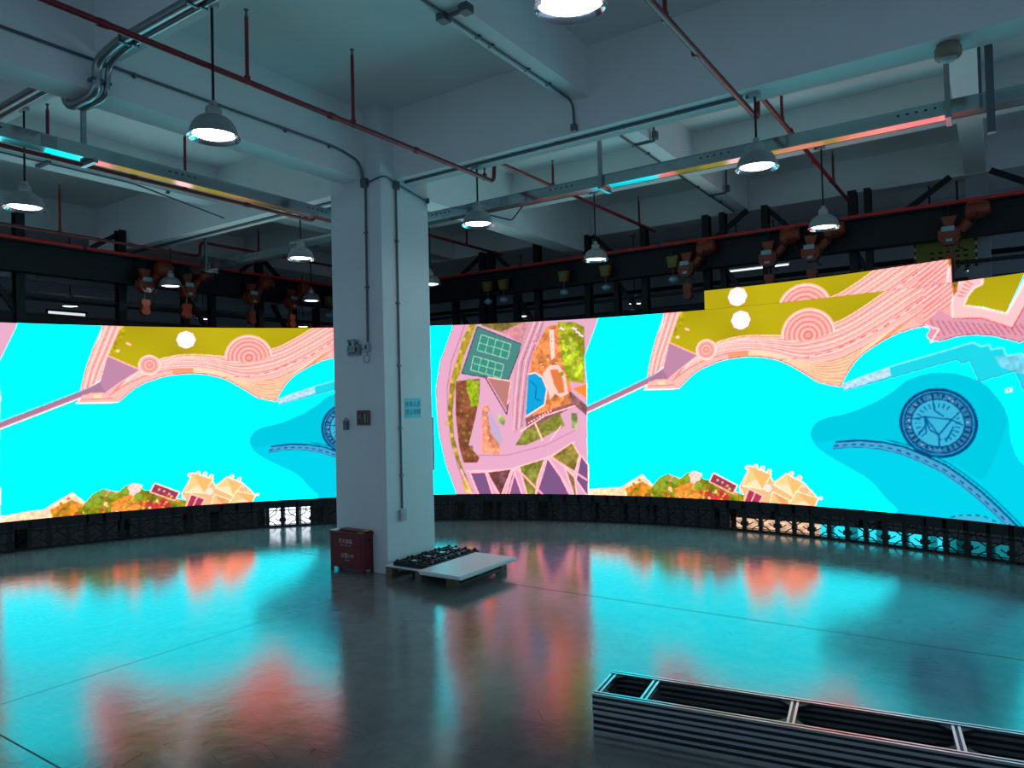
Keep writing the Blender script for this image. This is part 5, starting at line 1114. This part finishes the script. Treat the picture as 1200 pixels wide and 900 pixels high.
t = thing('wall_socket', 'small grey socket beside the emergency light with a looped cord', 'socket', (6.57,6.615,2.83))
q = MB(); q.box((-.05,-.042,-.055), (0,.042,.055), SWITCHG, .008); q.build('socket_box', SWITCHG, t)
q = MB(); q.box((-.055,-.012,-.02), (-.05,.012,.03), BLACKP); q.build('face_opening', BLACKP, t)
q = MB(); q.tube(arc((-.03,.01,-.14), .05, PI*.6, PI*2.4, (0,1,0), (0,0,1), 16), .004, BLACKP, 6); q.tube([(-.03,.0,-.055),(-.03,-.005,-.095)], .004, BLACKP, 6); q.tube([(-.03,.06,.0),(-.03,.12,-.03)], .004, BLACKP, 6); q.build('cord', BLACKP, t)
t = thing('evacuation_sign', 'small maroon safety sign with a green panel on the left column face', 'sign', (6.566,6.72,1.945))
q = MB(); q.box((-.012,-.112,-.095), (0,.112,.095), SIGNRED); q.build('plate', SIGNRED, t)
q = MB(); q.box((-.0145,-.112,-.095), (-.0122,.112,-.088)); q.box((-.0145,-.112,.088), (-.0122,.112,.095)); q.box((-.0145,-.112,-.09), (-.0122,-.106,.09)); q.box((-.0145,.106,-.09), (-.0122,.112,.09)); q.box((-.0145,.018,-.085),(-.0122,.022,.085)); q.box((-.0145,.022,-.012),(-.0122,.105,-.006)); q.build('frame_lines', mat('sign_trim',(120,110,108),.5), t)
q = MB(); q.box((-.0145,-.050,-.06), (-.0122,-.018,.05), SIGNGREEN)
q.build('green_panel', SIGNGREEN, t)
q = MB()
for zz in (.06,.035,.01,-.02,-.045): q.box((-.0145,-.088,zz-.008), (-.0122,-.072,zz+.004))
q.tube([(-.0135,.06,.04),(-.0135,.06,.02)], .008, None, 8); q.box((-.0145,.045,.005),(-.0122,.078,.012)); q.build('markings', mat('sign_pale',(175,140,135),.6), t)
t = thing('key_holder', 'small grey metal holder hooked on the left column face', 'holder', (6.566,7.035,1.86))
q = MB(); q.box((-.03,-.045,-.07), (0,.045,.055), CONDUIT, .01); q.build('case', CONDUIT, t)
q = MB(); q.tube(arc((-.012,0,.06), .022, 0, PI, (0,1,0), (0,0,1), 8), .005, BLACKP, 6); q.box((-.035,-.03,-.02),(-.03,.03,.03), CHAIN); q.build('clip', BLACKP, t)
def text_obj(name, body, size, mtx, m, parent, ext=.0008):
    cu = bpy.data.curves.new(name, 'FONT'); cu.body = body; cu.size = size; cu.align_x = 'CENTER'; cu.align_y = 'CENTER'; cu.extrude = ext; cu.resolution_u = 3
    o = bpy.data.objects.new(name, cu); C.collection.objects.link(o)
    dg = bpy.context.evaluated_depsgraph_get(); me = bpy.data.meshes.new_from_object(o.evaluated_get(dg)); bpy.data.objects.remove(o)
    me.name = name; me.materials.clear(); me.materials.append(m)
    r = bpy.data.objects.new(name, me); C.collection.objects.link(r); r.parent = parent; r.matrix_local = mtx; return r
# faces: right column face looks along -y, its text runs along +x; left face looks along -x, text runs along -y
MF = lambda x, y, z: Matrix(((1,0,0,x),(0,0,-1,y),(0,1,0,z),(0,0,0,1)))
ML = lambda x, y, z: Matrix(((0,0,-1,x),(-1,0,0,y),(0,1,0,z),(0,0,0,1)))
t = thing('blue_notice', 'square light blue paper notice on the right column face', 'notice', (7.09,6.352,2.052))
q = MB(); q.box((-.15,-.002,-.128), (.15,0,.128), STICKER); q.build('paper', STICKER, t)
text_obj('lettering', '外来人员', .075, MF(0,-.003,.045), STICKTXT, t); text_obj('lettering', '禁止拍照', .075, MF(0,-.003,-.055), STICKTXT, t)
t = thing('wall_switch', 'pale grey switch low on the right column face at the conduit end', 'switch', (6.832,6.352,.70))
q = MB(); q.box((-.05,-.045,-.07), (.05,0,.07), SWITCHG, .008); q.build('switch_body', SWITCHG, t)
q = MB(); q.box((-.02,-.052,-.02), (.02,-.045,.02), SWITCHG); q.build('rocker', SWITCHG, t)
t = thing('slim_enclosure', 'slim grey enclosure on the far edge of the column beside the middle picture', 'enclosure', (7.478,6.42,1.2))
q = MB(); q.box((0,-.05,0), (.05,.05,.72), BOXGREY, .006); q.build('case', BOXGREY, t)
q = MB(); q.box((.05,-.03,.3), (.056,.03,.4), BLACKP); q.build('latch', BLACKP, t)

# ------------------------------------------------------------------ red fire cabinet
t = thing('fire_extinguisher_box', 'dark red metal extinguisher box on short feet against the column', 'fire box', (6.40,6.90,0))
q = MB()
q.box((0,-.30,.05), (.165,.30,.485), REDBOX, .004); bo = q.build('body', REDBOX, t)
q = MB(); q.box((-.004,-.255,.09), (-.0,.255,.44), REDBOX); q.build('front_panel', REDBOX, bo)
q = MB(); q.box((-.012,-.315,.485), (.17,.315,.505), REDBOX, .003); q.box((.05,-.29,.505), (.165,.10+.08,.528), REDBOX, .004); q.build('lid', REDBOX, t)
q = MB(); q.box((.02,-.27,.505), (.10,-.17,.509)); q.box((.06,-.30,.529),(.14,-.21,.532)); o = q.build('lid_label', TOPLABEL, t)
q = MB(); q.box((.005,.20,.506), (.12,.30,.514)); q.build('folded_sheet', WHITEBOARD, t)
q = MB(); q.box((.055,-.3045,.40), (.115,-.300,.42)); q.build('side_handle', BLACKP, t)
for x in (0, .135):
    for y in (-.30, .27):
        q = MB(); q.prism([(0,0),(.03,0),(.03,.05),(0,.05)], (x,y,0), (1,0,0), (0,0,1), (0,1,0), .03, REDBOX); q.build('foot', REDBOX, t)
q = MB(); q.prism([(-.27,.05),(-.235,.05),(-.26,.02),(-.27,.02)], (.0,0,0), (0,1,0), (0,0,1), (1,0,0), .004, REDBOX); q.prism([(.27,.05),(.235,.05),(.26,.02),(.27,.02)], (.0,0,0), (0,1,0), (0,0,1), (1,0,0), .004, REDBOX); q.build('apron', REDBOX, t)
text_obj('lettering', '灭火器箱', .062, ML(-.0046,.02,.385), WHITETXT, t); text_obj('lettering', 'FIRE EXTINGUISHER', .022, ML(-.0046,.02,.335), WHITETXT, t)
text_obj('lettering', '火警119', .066, ML(-.0046,-.01,.205), WHITETXT, t); text_obj('lettering', 'FIRE 119', .024, ML(-.0046,-.01,.15), WHITETXT, t)

# ------------------------------------------------------------------ pallet with boards and cabinet frames
PX0, PX1, PY0, PY1 = 6.46, 7.55, 5.24, 6.29
t = thing('wooden_pallet', 'weathered wooden pallet on the floor at the foot of the column', 'pallet', (PX0, PY0, 0))
W_, D_ = PX1-PX0, PY1-PY0
for y in (.0, D_/2-.05, D_-.1):
    for x in (.0, W_/2-.06, W_-.12):
        q = MB(); q.box((x,y,.018), (x+.12,y+.10,.098), WOOD, .004); q.build('block', WOOD, t)
for y in (.0, D_/2-.05, D_-.1):
    q = MB(); q.box((0,y,0), (W_,y+.1,.018), WOOD); q.build('bottom_board', WOOD, t)
for y in (.0, D_/2-.05, D_-.1):
    q = MB(); q.box((0,y,.098), (W_,y+.1,.114), WOOD); q.build('stringer_board', WOOD, t)
for k in range(7):
    x = k*(W_-.1)/6; q = MB(); q.box((x,0,.114), (x+.1,D_,.130), WOOD); q.build('deck_board', WOOD, t)
def sheet(label, x0, y0, x1, y1, z, th, rz=0.0):
    cx_, cy_ = (x0+x1)/2, (y0+y1)/2; q = MB(); q.box((x0-cx_, y0-cy_, 0), (x1-cx_, y1-cy_, th), WHITEBOARD, .002)
    o = q.build('white_board_sheet', WHITEBOARD, None, (cx_, cy_, z), rz); tag(o, label, 'board sheet', 'white board sheets on the pallet')
sheet('thin white board lying directly on the pallet under the black frames', 6.45, 5.235, 7.56, 6.30, .130, .012)
sheet('lowest white board of the stack on the front half of the pallet', 6.30, 5.00, 7.44, 5.60, .1425, .016, .01)
sheet('middle white board of the stack on the front half of the pallet', 6.29, 4.995, 7.43, 5.60, .159, .014, -.012)
sheet('top white board of the stack on the front half of the pallet', 6.29, 5.01, 7.41, 5.62, .1735, .014, .004)
q = MB(); w_, d_ = .24, .54
def castframe(q):
    q.box((-w_/2,-d_/2,0), (-w_/2+.02,d_/2,.05), BLACKFR, .004); q.box((w_/2-.02,-d_/2,0), (w_/2,d_/2,.05), BLACKFR, .004)
    for y in (-d_/2, -d_/6-.012, d_/6-.012, d_/2-.024): q.box((-w_/2,y,0), (w_/2,y+.024,.045), BLACKFR, .004)
    for y in (-.18, 0, .18):
        q.tube(arc((0,y,.05), .055, 0, 2*PI, (1,0,0), (0,1,0), 14), .013, BLACKFR, 6); q.bar((-w_/2,y,.035), (-.055,y,.045), .025, .02, BLACKFR); q.bar((.055,y,.045), (w_/2,y,.035), .025, .02, BLACKFR)
castframe(q)
f0 = thing('cabinet_casting', '', 'cabinet frame')
cast = q.build('frame', BLACKFR, f0)
for x in (-w_/2+.02, w_/2-.02):
    for y in (-.22, -.06, .10, .22):
        q = MB(); q.lathe((x,y,.045), [(.022,0),(.022,.022),(.015,.03),(0,.031)], BLACKFR, 10); q.build('lock_knob', BLACKFR, f0)
q = MB(); q.box((-.09,-.05,.048), (.0,.05,.075), BLACKP, .006); q.box((-.08,-.03,.0755), (-.02,.02,.077), WHITEBOARD); q.build('hub_box', BLACKP, f0)
places = ['first black cast cabinet frame on the pallet, at the left end against the column', 'second black cast cabinet frame from the left on the pallet', 'third black cast cabinet frame from the left on the pallet', 'rightmost black cast cabinet frame on the pallet, beside the free end']
for k, lab in enumerate(places):
    loc = (6.62+k*.262, 5.925, .1425)
    o = f0 if k == 0 else dup(f0, loc, 0, lab)
    o.location = loc; o.rotation_euler.z = (.02, -.015, .01, -.02)[k]; o['label'] = lab; o['group'] = 'cast cabinet frames lying on the pallet'

# ------------------------------------------------------------------ stacked aluminium profile frames, lower right
def profile(p, q_, w, h):   # slotted aluminium bar: dark core with bright lips
    m = MB(); p, q_ = Vector(p), Vector(q_); d = (q_-p).normalized(); s = d.cross(Vector((0,0,1))).normalized(); u = Vector((0,0,1)); L = (q_-p).length; c = (p+q_)/2
    m.obox(c, d, s, u, (L/2, w/2-.005, h/2-.005), ALUDARK)
    for i in (-1, 1):
        for j in (-1, 1): m.obox(c + s*i*(w/2-.007) + u*j*(h/2-.007), d, s, u, (L/2, .007, .007), ALU)
    n = max(1, int(round(h/.04)))
    for k in range(1, n):
        for i in (-1, 1): m.obox(c + s*i*(w/2-.0035) + u*(-h/2+k*h/n), d, s, u, (L/2, .0035, .009), ALU)
    return m
def ladder_frame(label, base, head, z, h, L=2.9, W=.42, first=False):
    t = thing('aluminium_frame', label, 'aluminium frame', (base[0], base[1], z), head, 'slotted aluminium frames stacked on the floor')
    for y in (0, W-.045):
        profile((0, y+.0225, h/2), (L, y+.0225, h/2), .045, h).build('side_rail', ALU, t)
    for x in (.0225, .32, 1.18, 2.02, 2.86):
        profile((x, .045, h/2+.0), (x, W-.045, h/2), .045, h*.92).build('cross_member', ALU, t)
    for x in (.0225, 1.18, 2.02):
        for sx in ((1,) if x < .1 else (-1, 1)):
            for y, sy in ((.045, 1), (W-.045, -1)):
                q = MB(); q.prism([(0,0),(.075,0),(0,.075)], (x+sx*.0225, y, h-.028), (sx,0,0), (0,sy,0), (0,0,1), .022, BLACKP); q.build('corner_bracket', BLACKP, t)
    return t
hd = math.atan2(-2.22, .31)
ladder_frame('upper slotted aluminium ladder frame lying on the floor at the lower right', (4.10,2.21), hd, .132, .118)
ladder_frame('lower slotted aluminium ladder frame underneath the upper one', (4.115,2.215), hd, .0, .130)

# ------------------------------------------------------------------ far hall details
def farpipe(label, a, c, z, r, m):
    o0 = Vector((*a, z)); q = MB(); q.tube([(0,0,0), (c[0]-a[0], c[1]-a[1], 0)], r, m, 8)
    o = q.build('service_pipe', m, None, o0); tag(o, label, 'pipe', 'service pipes in the far hall')
farpipe('dark service pipe in the far hall at the left, upper one', (-4,14.9), (13,14.9), 4.95, .03, DARKSTEEL)
farpipe('dark service pipe in the far hall at the left, lower one', (-4,15.6), (13,15.6), 4.35, .05, CONDUIT)
farpipe('dark service pipe in the far hall at the right, upper one', (14.6,-6), (14.6,13), 4.42, .045, DARKSTEEL)
farpipe('dark service pipe in the far hall at the right, lower one', (14.9,-6), (14.9,13), 4.02, .06, CONDUIT)
t = thing('strip_light', 'thin white strip light glowing behind the right hand hoists', 'strip light', (16,4.9,4.86))
q = MB(); q.box((-.04,-1.3,.03), (.04,.1,.07)); q.build('housing', SWITCHG, t)
q = MB(); q.tube([(0,-1.28,.0),(0,.08,.0)], .018, TUBE, 8); q.build('tube', TUBE, t)
q = MB(); q.box((-.01,-.2,.07), (.01,-.18,1.02)); q.box((-.01,-1.0,.07), (.01,-.98,1.02)); q.build('hanger', DARKSTEEL, t)
